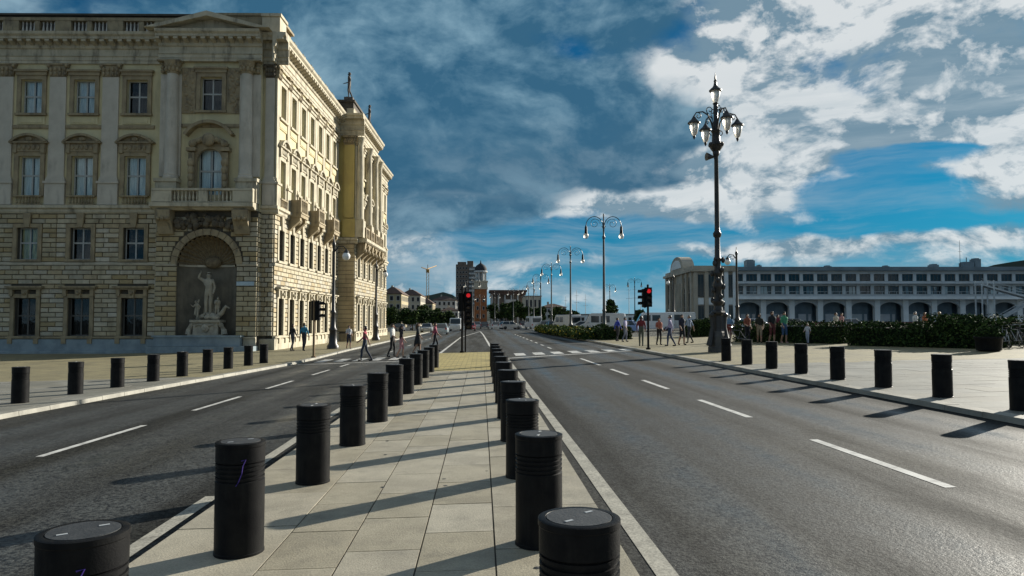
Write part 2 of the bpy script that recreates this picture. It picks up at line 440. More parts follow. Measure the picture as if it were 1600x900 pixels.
sheet('pavement', 'grey_slab', [[(-90, -12), (-24.4, -12), (-24.4, YB), (-90, YB)]], UP+0.004)
sheet('pavement', 'grey_slab', [[(-24.4, -12), (-10.6, -12), (-10.4, 13.2), (-24.4, 13.2)]], UP+0.004)
sheet('pavement', 'grey_slab', [[(23.4, -12), (90, -12), (90, YB-.6), (23.4, YB-.6)]], UP+0.004)
sheet('pavement', 'grey_slab', [[(8.93, -12), (23.4, -12), (23.4, 9.4), (8.9, 9.4)]], UP+0.004)

# central island with slabs
MU = 0.07
isl = MB()
ML, MR, MY0, MY1 = -2.66, 1.10, -6.0, 25.6
isl.prism([(ML, gz(ML)-.03), (MR, gz(MR)-.03), (MR, gz(MR)+MU-.012), (ML, gz(ML)+MU-.012)], MY0, MY1)
island = tag(isl.build('central_island', MAT['joint']), kind='structure')
cols = [(-2.66, -1.62), (-1.62, -1.05), (-1.05, -0.47), (-0.47, 0.11), (0.11, 1.10)]
for ci, (xa, xb) in enumerate(cols):
    L = 1.25 if ci in (0, 4) else 0.93
    ms = []
    for q in ('paving_slab', 'paving_slab_pale'):
        b = MB(); g_ = 0.0065
        b.box(g_, xb-xa-g_, g_, L-g_, -.02, 0.0)
        b.v = [(x, y, z+K*x) for x, y, z in b.v]
        ms.append(b.mesh('paving_slab', MAT[q]))
    y = MY0+(0.0, 0.2, 0.55, 0.05, 0.4)[ci]
    while y < MY1-0.3:
        if y > -2:
            if y+L > MY1:
                o = put('paving_slab', ms[0], island, (xa, y, gz(xa)+MU)); o.scale = (1, (MY1-y)/L, 1)
            else: put('paving_slab', random.choice(ms), island, (xa, y, gz(xa)+MU+random.uniform(-.002, .002)))
        y += L
tact = MB(); tact.prism([(-2.62, gz(-2.62)-.03), (0.98, gz(.98)-.03), (0.98, gz(.98)+MU-.004), (-2.62, gz(-2.62)+MU-.004)], MY1+.004, 40.0)
tag(tact.build('island_end_paving', MAT['tactile']), kind='structure')

# painted markings, each its own sheet on the road
def mark(pts, name='lane_marking', m_='paint'):
    b = MB(); n = len(pts)
    b.add([(x, y, gz(x)+0.004) for x, y in pts], [tuple(range(n))])
    return b.build(name, MAT[m_ if name != 'edge_line' or pts[0][1] > 33 else 'edge_paint'], road)
def line(a, b_, w, name='lane_marking'):
    a, b_ = Vector(a), Vector(b_); d = (b_-a).normalized(); n = Vector((d.y, -d.x))*w/2
    return mark([tuple(a-n), tuple(a+n), tuple(b_+n), tuple(b_-n)], name)
for y0, y1 in ((-8.5, -5.6), (-3.3, -0.4), (2.0, 4.9), (7.35, 10.36), (12.75, 15.6), (18.1, 20.8), (22.8, 25.5), (27.7, 32.6)): line((5.0-.0145*y0, y0), (5.0-.0145*y1, y1), 0.13)
for y0, y1 in ((0.2, 3.2), (5.5, 8.5), (10.8, 13.9), (16.1, 18.95), (21.1, 23.75), (26.2, 28.8), (30.8, 32.6)): line((-6.65+.022*y0, y0), (-6.65+.022*y1, y1), 0.12)
def poly_line(pts, w):
    for a, b_ in zip(pts, pts[1:]): line(a, b_, w, 'edge_line')
poly_line([(1.34, -6), (1.33, 5.1), (1.32, 9.7), (1.27, 19), (1.22, 34)], 0.16)
poly_line([(1.22, 34), (1.05, 41), (0.63, 50.4), (0.25, 90), (-0.15, 116)], 0.16)
poly_line([(-2.88, -6), (-2.90, 6), (-2.91, 8)], 0.15); poly_line([(-2.94, 8.5), (-2.96, 11.3), (-3.02, 14.4), (-3.05, 25), (-2.95, 36)], 0.15)
poly_line([(-2.35, 40.6), (-2.24, 79), (-0.15, 116)], 0.16)
poly_line([(-2.5, 40.4), (0.98, 40.1)], 0.25)
line((1.25, 34.2), (8.1, 38.9), 0.34, 'stop_line')
for i in range(7):
    x = 1.75+i*1.02; y = 36.4+(x-1.75)*0.42
    mark([(x, y), (x+.56, y+.22), (x+.56, y+2.7), (x, y+2.5)], 'crossing_stripe')
for i in range(6):
    x = -3.7-i*0.85; y = 35.6-(i*0.22)
    mark([(x, y), (x+.46, y), (x+.46, y+2.5), (x, y+2.5)], 'crossing_stripe')
line((-8.3, 33.0), (-3.2, 34.0), 0.25, 'stop_line')
for i in range(9): line((4.3-.02*i, 44+i*5.2), (4.3-.02*i, 46.4+i*5.2), 0.13)
for i in range(7): line((-5.6+.02*i, 44+i*5.4), (-5.6+.02*i, 46.6+i*5.4), 0.12)
for x, y in ((770, 0),): pass
# ------------------------------------------------------------------ palace
mat('stucco', (0.64, 0.565, 0.345), (0.55, 0.48, 0.285), 0.85, 0.7, 0.15, 20, stain=(0.30, 0.26, 0.18), stain_amt=0.45)
mat('stucco_yellow', (0.50, 0.40, 0.14), (0.40, 0.315, 0.115), 0.85, 0.5, 0.15, 20, stain=(0.22, 0.17, 0.08), stain_amt=0.5)
mat('pilaster_stone', (0.56, 0.515, 0.43), (0.46, 0.42, 0.345), 0.8, 0.9, 0.15, 25, stain=(0.17, 0.15, 0.12), stain_amt=0.5)
mat('trim_stone', (0.36, 0.29, 0.175), (0.245, 0.195, 0.12), 0.8, 1.6, 0.3, 25, stain=(0.07, 0.06, 0.045), stain_amt=0.7)
mat('cornice_stone', (0.54, 0.485, 0.36), (0.41, 0.365, 0.265), 0.8, 1.1, 0.25, 25, stain=(0.06, 0.052, 0.042), stain_amt=0.7)
mat('ashlar', (0.49, 0.43, 0.30), (0.38, 0.33, 0.225), 0.8, 0.9, 0.35, 22, stain=(0.20, 0.165, 0.11), stain_amt=0.6, coords='World', each=0.13)
mat('ashlar_grey', (0.48, 0.44, 0.345), (0.37, 0.335, 0.255), 0.8, 1.1, 0.35, 22, stain=(0.17, 0.15, 0.11), stain_amt=0.6, coords='World', each=0.13)
mat('ashlar_warm', (0.44, 0.355, 0.21), (0.33, 0.265, 0.155), 0.8, 1.0, 0.35, 22, stain=(0.20, 0.155, 0.10), stain_amt=0.6, coords='World', each=0.13)
mat('ashlar_joint', (0.085, 0.075, 0.055), (0.055, 0.048, 0.038), 0.9, 2.0)
mat('blue_granite', (0.26, 0.32, 0.35), (0.17, 0.215, 0.24), 0.5, 1.3, 0.2, 30, stain=(0.30, 0.36, 0.38), stain_amt=0.5)
mat('statue_stone', (0.42, 0.385, 0.30), (0.28, 0.255, 0.20), 0.8, 3.0, 0.3, 30, stain=(0.2, 0.19, 0.17), stain_amt=0.45)
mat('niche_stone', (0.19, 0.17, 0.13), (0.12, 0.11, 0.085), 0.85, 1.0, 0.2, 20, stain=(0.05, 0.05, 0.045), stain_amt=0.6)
mat('baluster_pale', (0.66, 0.63, 0.56), (0.52, 0.49, 0.43), 0.8, 3.0)
mat('soot_shade_stone', (0.15, 0.125, 0.085), (0.075, 0.062, 0.045), 0.9, 2.0, 0.3, 25, stain=(0.03, 0.026, 0.02), stain_amt=0.7)  # soot, and the shade under the balcony, both put into the colour
mat('statue_dark', (0.12, 0.10, 0.085), (0.06, 0.055, 0.05), 0.8, 3.0)
mat('window_frame', (0.44, 0.45, 0.43), (0.36, 0.37, 0.36), 0.55, 4.0)
mat('window_frame_dark', (0.10, 0.095, 0.085), None, 0.5)
mat('curtain', (0.82, 0.84, 0.82), (0.55, 0.58, 0.58), 0.9, 1.2, stretch=(5, 5, 0.6))
mat('curtain_warm', (0.55, 0.50, 0.28), (0.25, 0.24, 0.16), 0.9, 1.5, stretch=(4, 4, 0.6))
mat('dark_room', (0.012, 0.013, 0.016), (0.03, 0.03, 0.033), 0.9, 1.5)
mat('roof_dark', (0.085, 0.07, 0.05), (0.05, 0.043, 0.035), 0.85, 1.5)
mat('plate_blue', (0.42, 0.52, 0.58), (0.36, 0.46, 0.52), 0.4, 6.0)
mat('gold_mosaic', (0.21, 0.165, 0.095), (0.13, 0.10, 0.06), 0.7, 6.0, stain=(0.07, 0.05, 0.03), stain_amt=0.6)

def glass_mat(name, tint, base):
    m_ = bpy.data.materials.new(name); m_.use_nodes = True
    N = Nodes(m_.node_tree); N.n.remove(N.n['Principled BSDF'])
    o_ = N.n['Material Output']
    tr = N.new('ShaderNodeBsdfTransparent'); tr.inputs[0].default_value = tint+(1,)
    gl = N.new('ShaderNodeBsdfGlossy'); gl.inputs['Roughness'].default_value = 0.03; gl.inputs['Color'].default_value = (0.9, 0.96, 1.0, 1)
    wob = N.new('ShaderNodeBump'); wob.inputs['Strength'].default_value = 0.08; wob.inputs['Distance'].default_value = 0.05
    N.put(wob.inputs['Height'], N.noise(N.new('ShaderNodeNewGeometry').outputs['Position'], 1.3, 3, 0.5)); N.l.new(wob.outputs[0], gl.inputs['Normal'])
    fr = N.new('ShaderNodeFresnel'); fr.inputs['IOR'].default_value = 1.38
    mx = N.new('ShaderNodeMixShader'); N.put(mx.inputs[0], N.m('ADD', fr.outputs[0], base, clamp=True))
    N.l.new(tr.outputs[0], mx.inputs[1]); N.l.new(gl.outputs[0], mx.inputs[2]); N.l.new(mx.outputs[0], o_.inputs[0])
    MAT[name] = m_
glass_mat('glass', (0.93, 0.96, 0.96), 0.0)
glass_mat('glass_dark', (0.55, 0.60, 0.62), 0.0)

PC = G(425, 549)
palace = empty('palace', PC, -R(1.7), 'large pale yellow stone palace with corner niche and rusticated lower floors', 'building')
def FRONT(t0=0.0): return lambda s, t, z: (s, -t-t0, z)
def SIDE(t0=0.0): return lambda s, t, z: (t+t0, s, z)
def spot(face, s, z, t=0.0):
    """location and turn of an ornament on one of the facades"""
    if face[0] == 'front': return (s, -face[1]-t, z), 0.0
    return (face[1]+t, s, z), PI/2

def wall(fn, s0, s1, z0, z1, holes, name, m_, depth=0.45, parent=None):
    b = MB(fn)
    ss = sorted({s0, s1, *[h[0] for h in holes], *[h[1] for h in holes]}); ss = [v for v in ss if s0 <= v <= s1]
    zs = sorted({z0, z1, *[h[2] for h in holes], *[h[3] for h in holes]}); zs = [v for v in zs if z0 <= v <= z1]
    for a, c in zip(ss, ss[1:]):
        for d, e in zip(zs, zs[1:]):
            ms, mz = (a+c)/2, (d+e)/2
            if any(h[0] < ms < h[1] and h[2] < mz < h[3] for h in holes): continue
            b.add([(a, 0, d), (c, 0, d), (c, 0, e), (a, 0, e)], [(0, 1, 2, 3)])
    for a, c, d, e in holes:
        d, e = max(d, z0), min(e, z1)
        b.add([(a, 0, d), (a, 0, e), (a, -depth, e), (a, -depth, d), (c, 0, d), (c, 0, e), (c, -depth, e), (c, -depth, d)],
              [(0, 1, 2, 3), (4, 5, 6, 7), (1, 2, 6, 5), (0, 3, 7, 4)])
    # outer end returns
    for s_ in (s0, s1): b.add([(s_, 0, z0), (s_, 0, z1), (s_, -depth, z1), (s_, -depth, z0)], [(0, 1, 2, 3)])
    return b.build(name, MAT[m_], parent or palace)

CACHE = {}
def window(face, s, z, w, h, curtain='curtain', frame='window_frame', glass='glass', arched=False, parent=None, rec=0.28, half=False):
    key = ('w', w, h, frame, arched)
    if key not in CACHE:
        f = MB(); a = 0.075
        f.box(-w/2, -w/2+a, 0, .07, 0, h); f.box(w/2-a, w/2, 0, .07, 0, h)
        f.box(-w/2+a, w/2-a, 0, .07, 0, a); f.box(-w/2+a, w/2-a, 0, .07, h-a, h)
        f.box(-.05, .05, -.012, .06, a, h-a)
        tz = h*0.53
        f.box(-w/2+a, -.052, -.006, .065, tz-.055, tz+.055); f.box(.052, w/2-a, -.006, .065, tz-.055, tz+.055)
        panes = []
        for xa, xb in ((-w/2+a, -.05), (.05, w/2-a)):
            for za, zb in ((a, tz-.055), (tz+.055, h-a)):
                p = MB(); p.box(xa, xb, .028, .036, za, zb); panes.append(p)
        c = MB()
        n = 14
        if True:
            vs = []
            for i in range(n+1):
                x = -w/2+w*i/n; vs += [(x, .08+.03*(i % 2), 0), (x, .08+.03*(i % 2), h)]
            c.add(vs, [(2*i, 2*i+2, 2*i+3, 2*i+1) for i in range(n) if i not in (0, 6, 7, 13)])
        CACHE[key] = (f.mesh('window', MAT[frame]), panes, c, {})
    fm, panes, c, sub = CACHE[key]
    loc, rz = spot(face, s, z, -rec)
    wo = put('window', fm, parent or palace, loc, rz)
    if glass not in sub: sub[glass] = [p.mesh('pane', MAT[glass]) for p in panes]
    for pm in sub[glass]: put('pane', pm, wo)
    if curtain not in sub: sub[curtain] = c.mesh('curtain', MAT[curtain])
    put('curtain', sub[curtain], wo)
    # dark room behind so nothing shines through
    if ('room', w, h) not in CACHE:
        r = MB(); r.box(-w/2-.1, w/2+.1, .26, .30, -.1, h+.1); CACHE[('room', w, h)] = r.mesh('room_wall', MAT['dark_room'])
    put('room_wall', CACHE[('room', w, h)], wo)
    return wo

def ornament(key, maker, m_, name, face, s, z, t=0.0, smooth=False):
    if key not in CACHE:
        b = MB(); maker(b); CACHE[key] = b.mesh(name, MAT[m_], smooth)
    loc, rz = spot(face, s, z, t)
    return put(name, CACHE[key], palace, loc, rz)
def border(b, w, h, bw, t, sill=True):
    b.box(-w/2-bw, -w/2, -t, 0.02, 0, h+bw); b.box(w/2, w/2+bw, -t, .02, 0, h+bw); b.box(-w/2, w/2, -t, .02, h, h+bw)
    if sill: b.box(-w/2-bw-.06, w/2+bw+.06, -t-.10, .02, -.16, 0)
def arc(r, a0, a1, n, cx=0, cz=0): return [(cx+r*math.cos(a0+(a1-a0)*i/n), cz+r*math.sin(a0+(a1-a0)*i/n)) for i in range(n+1)]
def s_ground(w, h):
    def f(b):
        border(b, w, h, .26, .13)
        b.box(-w/2-.5, w/2+.5, -.42, .02, h+.68, h+.80); b.box(-w/2-.42, w/2+.42, -.28, .02, h+.56, h+.68)
        for x in (-w/2-.18, w/2+.18): b.box(x-.12, x+.12, -.24, .02, h+.10, h+.56)
        b.prism([(-.16, h-.02), (.16, h-.02), (.22, h+.56), (-.22, h+.56)], -.24, 0)
        b.ball((0, -.26, h+.3), .13, 8, 6)
        for x in (-w/2-.13, w/2+.13): b.box(x-.15, x+.15, -.30, 0, -.52, -.17)
    return f
def s_second(w, h):
    def f(b):
        border(b, w, h, .27, .12)
        b.prism([(-.17, h), (.17, h), (.27, h+1.0), (-.27, h+1.0)], -.22, 0)
    return f
def s_noble(w, h, arms=False):
    def f(b):
        border(b, w, h, .30, .14, False)
        b.box(-w/2-.36, w/2+.36, -.20, 0.02, h+.30, h+.86)
        for i in range(5): b.ball((-w/2+.1+i*(w-.2)/4, -.22, h+.58), .13, 8, 6, (1, .6, 1.3))
        # curved pediment
        W2 = w/2+.52; rad = (W2*W2+.55**2)/(2*.55); a = math.asin(W2/rad)
        outer = arc(rad, PI/2+a, PI/2-a, 12, 0, h+.98+.55-rad); inner = arc(rad-.16, PI/2-a*.93, PI/2+a*.93, 12, 0, h+.98+.55-rad)
        b.box(-W2-.06, W2+.06, -.36, .02, h+.86, h+.98)
        for i in range(12):
            p, q = outer[i], outer[i+1]; r_, s_ = inner[12-i], inner[11-i]
            b.prism([p, q, s_, r_], -.42, 0)
        b.prism(outer, -.14, 0)
        b.ball((0, -.2, h+1.18), .17, 8, 6, (1.5, .7, 1))
        for x in (-w/2-.2, w/2+.2): b.box(x-.14, x+.14, -.26, 0, h+.2, h+.86)
    return f
def s_upper(w, h):
    def f(b):
        border(b, w, h, .28, .12)
        b.box(-w/2-.42, w/2+.42, -.30, .02, h+.52, h+.66); b.box(-w/2-.34, w/2+.34, -.20, .02, h+.28, h+.52)
    return f
def s_apron(b):
    b.box(-.95, .95, -.07, .01, -.75, -.22); b.box(-.78, .78, -.10, 0, -.66, -.31)
def baluster_prof(h): return [(.045, 0), (.075, .02*h), (.05, .1*h), (.085, .28*h), (.07, .42*h), (.04, .72*h), (.06, .86*h), (.045, h)]
def balusters(b, x0, x1, y, z, h, step=.26):
    n = max(2, int((x1-x0)/step)); 
    for i in range(n): b.lathe(baluster_prof(h), x0+(i+.5)*(x1-x0)/n, y, 6, cz=z)
def s_rail(w):
    def f(b):
        b.box(-w/2-.1, w/2+.1, -.30, -.06, .58, .68); b.box(-w/2-.1, w/2+.1, -.30, -.06, -.02, .07)
        balusters(b, -w/2, w/2, -.18, .07, .51, .2)
    return f
def capital(w):
    def f(b):
        b.box(-w*.5, w*.5, -.13, .02, 0, .06)
        b.prism([(-w*.5, .06), (w*.5, .06), (w*.66, .82), (-w*.66, .82)], -.16, .02)
        for r_ in range(2):
            for i in range(4): b.ball((-w*.42+i*w*.28, -.19-.03*r_, .22+.3*r_), .11, 7, 5, (1, .8, 1.5))
        for x in (-w*.55, w*.55): b.ball((x, -.22, .74), .13, 8, 6)
        b.box(-w*.7, w*.7, -.26, .02, .82, .93)
    return f
def pilaster(w, z0, z1):
    def f(b):
        b.box(-w/2-.12, w/2+.12, -.22, .02, -1.9, -.42); b.box(-w/2-.2, w/2+.2, -.30, .02, -.42, -.26); b.box(-w/2-.1, w/2+.1, -.2, .02, -.26, -.1); b.box(-w/2-.05, w/2+.05, -.17, .02, -.1, .04)
        b.box(-w/2, w/2, -.12, .02, .04, z1-z0)
    return f
def urn(b):
    b.box(-.18, .18, -.18, .18, 0, .25)
    b.lathe([(.16, .25), (.07, .32), (.07, .38), (.2, .55), (.24, .78), (.2, .92), (.23, .97), (.1, 1.08), (.04, 1.22), (.001, 1.28)], 0, 0, 10)
CORNICE = [(0, 20.0), (.12, 20.0), (.12, 20.22), (.16, 20.22), (.16, 20.45), (.22, 20.5), (.10, 20.55), (.10, 21.0), (.20, 21.05), (.24, 21.18), (.24, 21.52), (.72, 21.54), (.72, 21.70), (.86, 21.82), (.90, 22.0), (0, 22.06)]
def run(fn, prof, a, b_, name, m_, parent=None):
    q = MB(fn); n = len(prof)
    q.add([(a, t, z) for t, z in prof]+[(b_, t, z) for t, z in prof], [tuple(range(n)), tuple(range(2*n-1, n-1, -1))]+[(i, (i+1) % n, (i+1) % n+n, i+n) for i in range(n)])
    return q.build(name, MAT[m_], parent or palace)
COURSE = [(0, 9.50), (.12, 9.50), (.20, 9.62), (.20, 9.78), (.34, 9.86), (.34, 10.05), (0, 10.12)]
MIDC = [(0, 5.92), (.10, 5.92), (.13, 6.0), (.13, 6.12), (0, 6.16)]
BASEC = [(0, .86), (.16, .86), (.22, .92), (.22, 1.02), (0, 1.04)]
def modillions(face, a, b_, step=.62):
    n = int((b_-a)/step)
    for i in range(n):
        def mk(b):
            b.prism([(0.0, 0.0), (-.46, .16), (-.46, .30), (0.0, .30)], -.15, .15, 'x')
        ornament('modillion', mk, 'cornice_stone', 'modillion', face, a+(i+.5)*(b_-a)/n, 21.22, .24)

# --- block courses
blk = MB()
blk.add([(0, 0, 0), (1, 0, 0), (1, 0, 1), (0, 0, 1), (.03, -1, .07), (.97, -1, .07), (.97, -1, .93), (.03, -1, .93)], [(4, 5, 6, 7), (0, 1, 5, 4), (1, 2, 6, 5), (2, 3, 7, 6), (3, 0, 4, 7)])
BM = {k: blk.mesh('stone_block', MAT[k]) for k in ('ashlar', 'ashlar_grey', 'ashlar_warm')}
def courses(s0, s1, z0, z1, holes, rowh=0.335, L=0.98):
    """yield the blocks of a coursed wall, leaving the holes free"""
    nr = round((z1-z0)/rowh); rh = (z1-z0)/nr
    for r_ in range(nr):
        za, zb = z0+r_*rh, z0+(r_+1)*rh
        free = [(s0, s1)]
        for h in holes:
            ha, hb = h(za, zb) if callable(h) else ((h[0], h[1]) if h[2] < zb-.03 and h[3] > za+.03 else (0, 0))
            if hb > ha:
                nf = []
                for a, b_ in free:
                    if hb <= a or ha >= b_: nf.append((a, b_)); continue
                    if ha > a: nf.append((a, ha))
                    if hb < b_: nf.append((hb, b_))
                free = nf
        for a, b_ in free:
            if b_-a < .12: continue
            x = a; first = True
            while x < b_-.01:
                w = L*(0.55 if first and r_ % 2 else 1.0)*random.uniform(.92, 1.08); first = False
                e = min(x+w, b_)
                if b_-e < .3: e = b_
                yield x, e, za, zb
                x = e
def block_parts(face, gen, th=0.07):
    n = 0
    for a, b_, za, zb in gen:
        loc, rz = spot(face, a+.017, za+.017, 0)
        o = put('stone_block', BM[random.choice(('ashlar', 'ashlar', 'ashlar_grey', 'ashlar_warm'))], palace, loc, rz, (b_-a-.034, th*random.uniform(.85, 1.15), zb-za-.034))
        n += 1
    return n
def block_stuff(fn, gen, th=0.07, name='stone_blocks', mats=('ashlar', 'ashlar_grey', 'ashlar_warm')):
    q = MB(fn)
    for a, b_, za, zb in gen:
        q.cur = random.choice((0, 0, 1, 2)); t = th*random.uniform(.85, 1.15); a += .017; b_ -= .017; za += .017; zb -= .017
        q.add([(a, 0, za), (b_, 0, za), (b_, 0, zb), (a, 0, zb), (a+.025, t, za+.022), (b_-.025, t, za+.022), (b_-.025, t, zb-.022), (a+.025, t, zb-.022)], [(4, 5, 6, 7), (0, 1, 5, 4), (1, 2, 6, 5), (2, 3, 7, 6), (3, 0, 4, 7)])
    o = q.build(name, [MAT[k] for k in mats], palace); o['kind'] = 'stuff'
    return o

# --- front: four window bays, corner bay with the niche
XL = -24.0
bays = [-9.6-3.64*i for i in range(4)]
WG = (1.5, 2.62, 1.06); W2 = (1.44, 2.2, 6.32); W3 = (1.5, 2.78, 10.72); W4 = (1.46, 2.38, 16.5)
def hole(s, q): return (s-q[0]/2, s+q[0]/2, q[2], q[2]+q[1])
BX0, BX1, BP = -7.75, -0.85, 0.7          # corner bay, its projection
NC, NR, NS = -4.28, 2.0, 5.95             # niche centre, radius, springing height
lowh = [hole(s, q) for s in bays for q in (WG, W2)]
wall(FRONT(), XL, 0, -.6, 9.6, lowh+[(BX0+.3, BX1-.3, .3, 9.4)], 'lower_wall', 'ashlar_joint', .5)
wall(FRONT(), XL, 0, 9.6, 22.0, [hole(s, q) for s in bays for q in (W3, W4)]+[(-5.4, -3.2, 10.5, 15), (-5.2, -3.4, 16, 19.2)], 'upper_wall', 'stucco', .5)
fr = ('front', 0.0)
keep = []
for s in bays:
    keep += [(s-WG[0]/2-.27, s+WG[0]/2+.27, .9, WG[2]+WG[1]+.82), (s-W2[0]/2-.28, s+W2[0]/2+.28, W2[2]-.2, W2[2]+W2[1]+.28)]
keep += [(s-.25, s+.25, 8.4, 9.6) for s in bays]
nblk = block_parts(fr, courses(-18.9, BX0, 1.05, 5.92, keep), .07)
nblk += block_parts(fr, courses(-14.9, BX0, 6.16, 9.48, keep), .07)
block_stuff(FRONT(), list(courses(XL, -18.9, 1.05, 5.92, keep))+list(courses(XL, -14.9, 6.16, 9.48, keep)))
for i, s in enumerate(bays):
    window(fr, s, WG[2], WG[0], WG[1], 'dark_room', 'window_frame_dark', 'glass_dark')
    ornament(('sg'), s_ground(WG[0], WG[1]), 'trim_stone', 'window_surround', fr, s, WG[2])
    window(fr, s, W2[2], W2[0], W2[1], ('dark_room', 'dark_room', 'curtain_warm', 'dark_room')[i], 'window_frame', 'glass_dark' if i != 2 else 'glass')
    ornament('s2', s_second(W2[0], W2[1]), 'trim_stone', 'window_surround', fr, s, W2[2])
    window(fr, s, W3[2], W3[0], W3[1], 'curtain', 'window_frame', 'glass')
    ornament('s3', s_noble(W3[0], W3[1]), 'trim_stone', 'window_surround', fr, s, W3[2], smooth=False)
    ornament('rail', s_rail(1.75), 'trim_stone', 'window_balustrade', fr, s, 10.06)['kind'] = 'stuff'
    window(fr, s, W4[2], W4[0], W4[1], 'dark_room' if i in (0, 3) else 'curtain', 'window_frame', 'glass_dark' if i == 0 else 'glass')
    ornament('s4', s_upper(W4[0], W4[1]), 'trim_stone', 'window_surround', fr, s, W4[2])
    ornament('apron', s_apron, 'stucco', 'apron_panel', fr, s, W4[2])
for s in [b_-1.82 for b_ in bays]:
    ornament('pil', pilaster(1.12, 12.0, 19.05), 'pilaster_stone', 'pilaster', fr, s, 12.0)
    ornament('cap', capital(1.12), 'trim_stone', 'capital', fr, s, 19.05)
for i, s in enumerate(bays):
    run(FRONT(), [(0, 15.42), (.07, 15.42), (.1, 15.5), (.1, 15.66), (0, 15.7)], s-1.24, s+1.24, 'string_course', 'trim_stone')
run(FRONT(), CORNICE, XL, BX0, 'cornice', 'cornice_stone'); modillions(fr, XL, BX0)
run(FRONT(), COURSE, XL, BX0, 'string_course', 'cornice_stone')
run(FRONT(), MIDC, XL, BX0, 'string_course', 'ashlar_grey')
run(FRONT(), [(0, -.6), (.22, -.6), (.22, .80), (.12, .86), (0, .86)], XL, BX0, 'plinth', 'blue_granite')
run(FRONT(), [(.22, -.6), (.42, -.6), (.42, .02), (.24, .08), (.22, .08)], XL, BX0, 'plinth_step', 'blue_granite')
run(FRONT(), BASEC, XL, BX0, 'sill_course', 'trim_stone')
# corner pier right of the bay
block_stuff(FRONT(), courses(BX1, -.0, 1.05, 9.48, [], L=.5), name='corner_blocks')
run(FRONT(), [(0, -.6), (.22, -.6), (.22, .80), (.12, .86), (0, .86)], BX1, 0.22, 'plinth', 'ashlar_grey')
run(FRONT(), COURSE, BX1, 0.34, 'string_course', 'cornice_stone')
ornament('pilc', pilaster(.62, 12.0, 19.05), 'pilaster_stone', 'pilaster', fr, -.36, 12.0)
ornament('capc', capital(.62), 'soot_shade_stone', 'capital', fr, -.36, 19.05)
run(FRONT(), CORNICE, BX1, .9, 'cornice', 'cornice_stone')

# --- bay with niche
fb = ('front', BP)
bw = MB(FRONT(BP))
zb0, zb1 = -.6, 9.6
bw.add([(BX0, 0, zb0), (NC-NR, 0, zb0), (NC-NR, 0, NS), (BX0, 0, NS)], [(0, 1, 2, 3)])
bw.add([(BX1, 0, zb0), (NC+NR, 0, zb0), (NC+NR, 0, NS), (BX1, 0, NS)], [(0, 1, 2, 3)])
bw.add([(NC-NR, 0, zb0), (NC+NR, 0, zb0), (NC+NR, 0, 1.0), (NC-NR, 0, 1.0)], [(0, 1, 2, 3)])
ar = arc(NR, PI, 0, 24, NC, NS)
for p, q in zip(ar, ar[1:]): bw.add([(p[0], 0, p[1]), (q[0], 0, q[1]), (q[0], 0, zb1), (p[0], 0, zb1)], [(0, 1, 2, 3)])
for a, c in ((BX0, NC-NR), (NC+NR, BX1)): bw.add([(a, 0, NS), (c, 0, NS), (c, 0, zb1), (a, 0, zb1)], [(0, 1, 2, 3)])
for s_ in (BX0, BX1): bw.add([(s_, 0, zb0), (s_, 0, zb1), (s_, -BP, zb1), (s_, -BP, zb0)], [(0, 1, 2, 3)])
bw.build('bay_wall', MAT['ashlar_joint'], palace)
def niche_gap(za, zb):
    if zb < 1.0: return (0, 0)
    if za < NS: return (NC-NR-.02, NC+NR+.02)
    d = za-NS
    r_ = NR+.46
    if d >= r_: return (0, 0)
    h = math.sqrt(r_*r_-d*d); return (NC-h, NC+h)
block_stuff(FRONT(BP), courses(BX0, BX1, 1.05, 9.2, [niche_gap], L=.85), name='bay_blocks')
side_ret = MB(SIDE(BX1))
block_stuff(SIDE(BX1), courses(-BP, 0, 1.05, 9.48, [], L=.7), name='bay_blocks')
block_stuff(lambda s, t, z: (BX0-t, s, z), courses(-BP, 0, 1.05, 9.48, [], L=.7), name='bay_blocks')
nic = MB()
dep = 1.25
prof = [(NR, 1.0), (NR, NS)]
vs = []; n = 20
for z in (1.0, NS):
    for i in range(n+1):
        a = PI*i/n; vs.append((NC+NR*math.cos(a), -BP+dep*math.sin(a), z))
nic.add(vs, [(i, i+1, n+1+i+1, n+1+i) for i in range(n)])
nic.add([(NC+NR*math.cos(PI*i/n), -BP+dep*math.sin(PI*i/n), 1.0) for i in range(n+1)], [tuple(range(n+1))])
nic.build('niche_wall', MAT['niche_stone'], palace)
# fluted shell: ribs run from the bottom centre to the arch
shell = MB(); nr_, nm = 96, 8
vs = []
for j in range(nm+1):
    f = j/nm
    for i in range(nr_+1):
        a = PI*i/nr_
        depth_ = dep*math.sin(math.acos(min(1, f)))*0.98
        groove = 1-.06*f*(0.5+0.5*math.cos(a*34))
        vs.append((NC+NR*f*groove*math.cos(a), -BP+depth_-.10*f*(0.5+0.5*math.cos(a*34)) if j < nm else -BP+.0, NS+NR*f*groove*math.sin(a)))
shell.add(vs, [(j*(nr_+1)+i, j*(nr_+1)+i+1, (j+1)*(nr_+1)+i+1, (j+1)*(nr_+1)+i) for j in range(nm) for i in range(nr_)])
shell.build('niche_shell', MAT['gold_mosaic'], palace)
sc_ = MB(); sc_.ball((NC, -BP+dep-.25, NS+.18), .5, 14, 8, (1.2, .5, .8)); sc_.build('shell_boss', MAT['gold_mosaic'], palace, True)
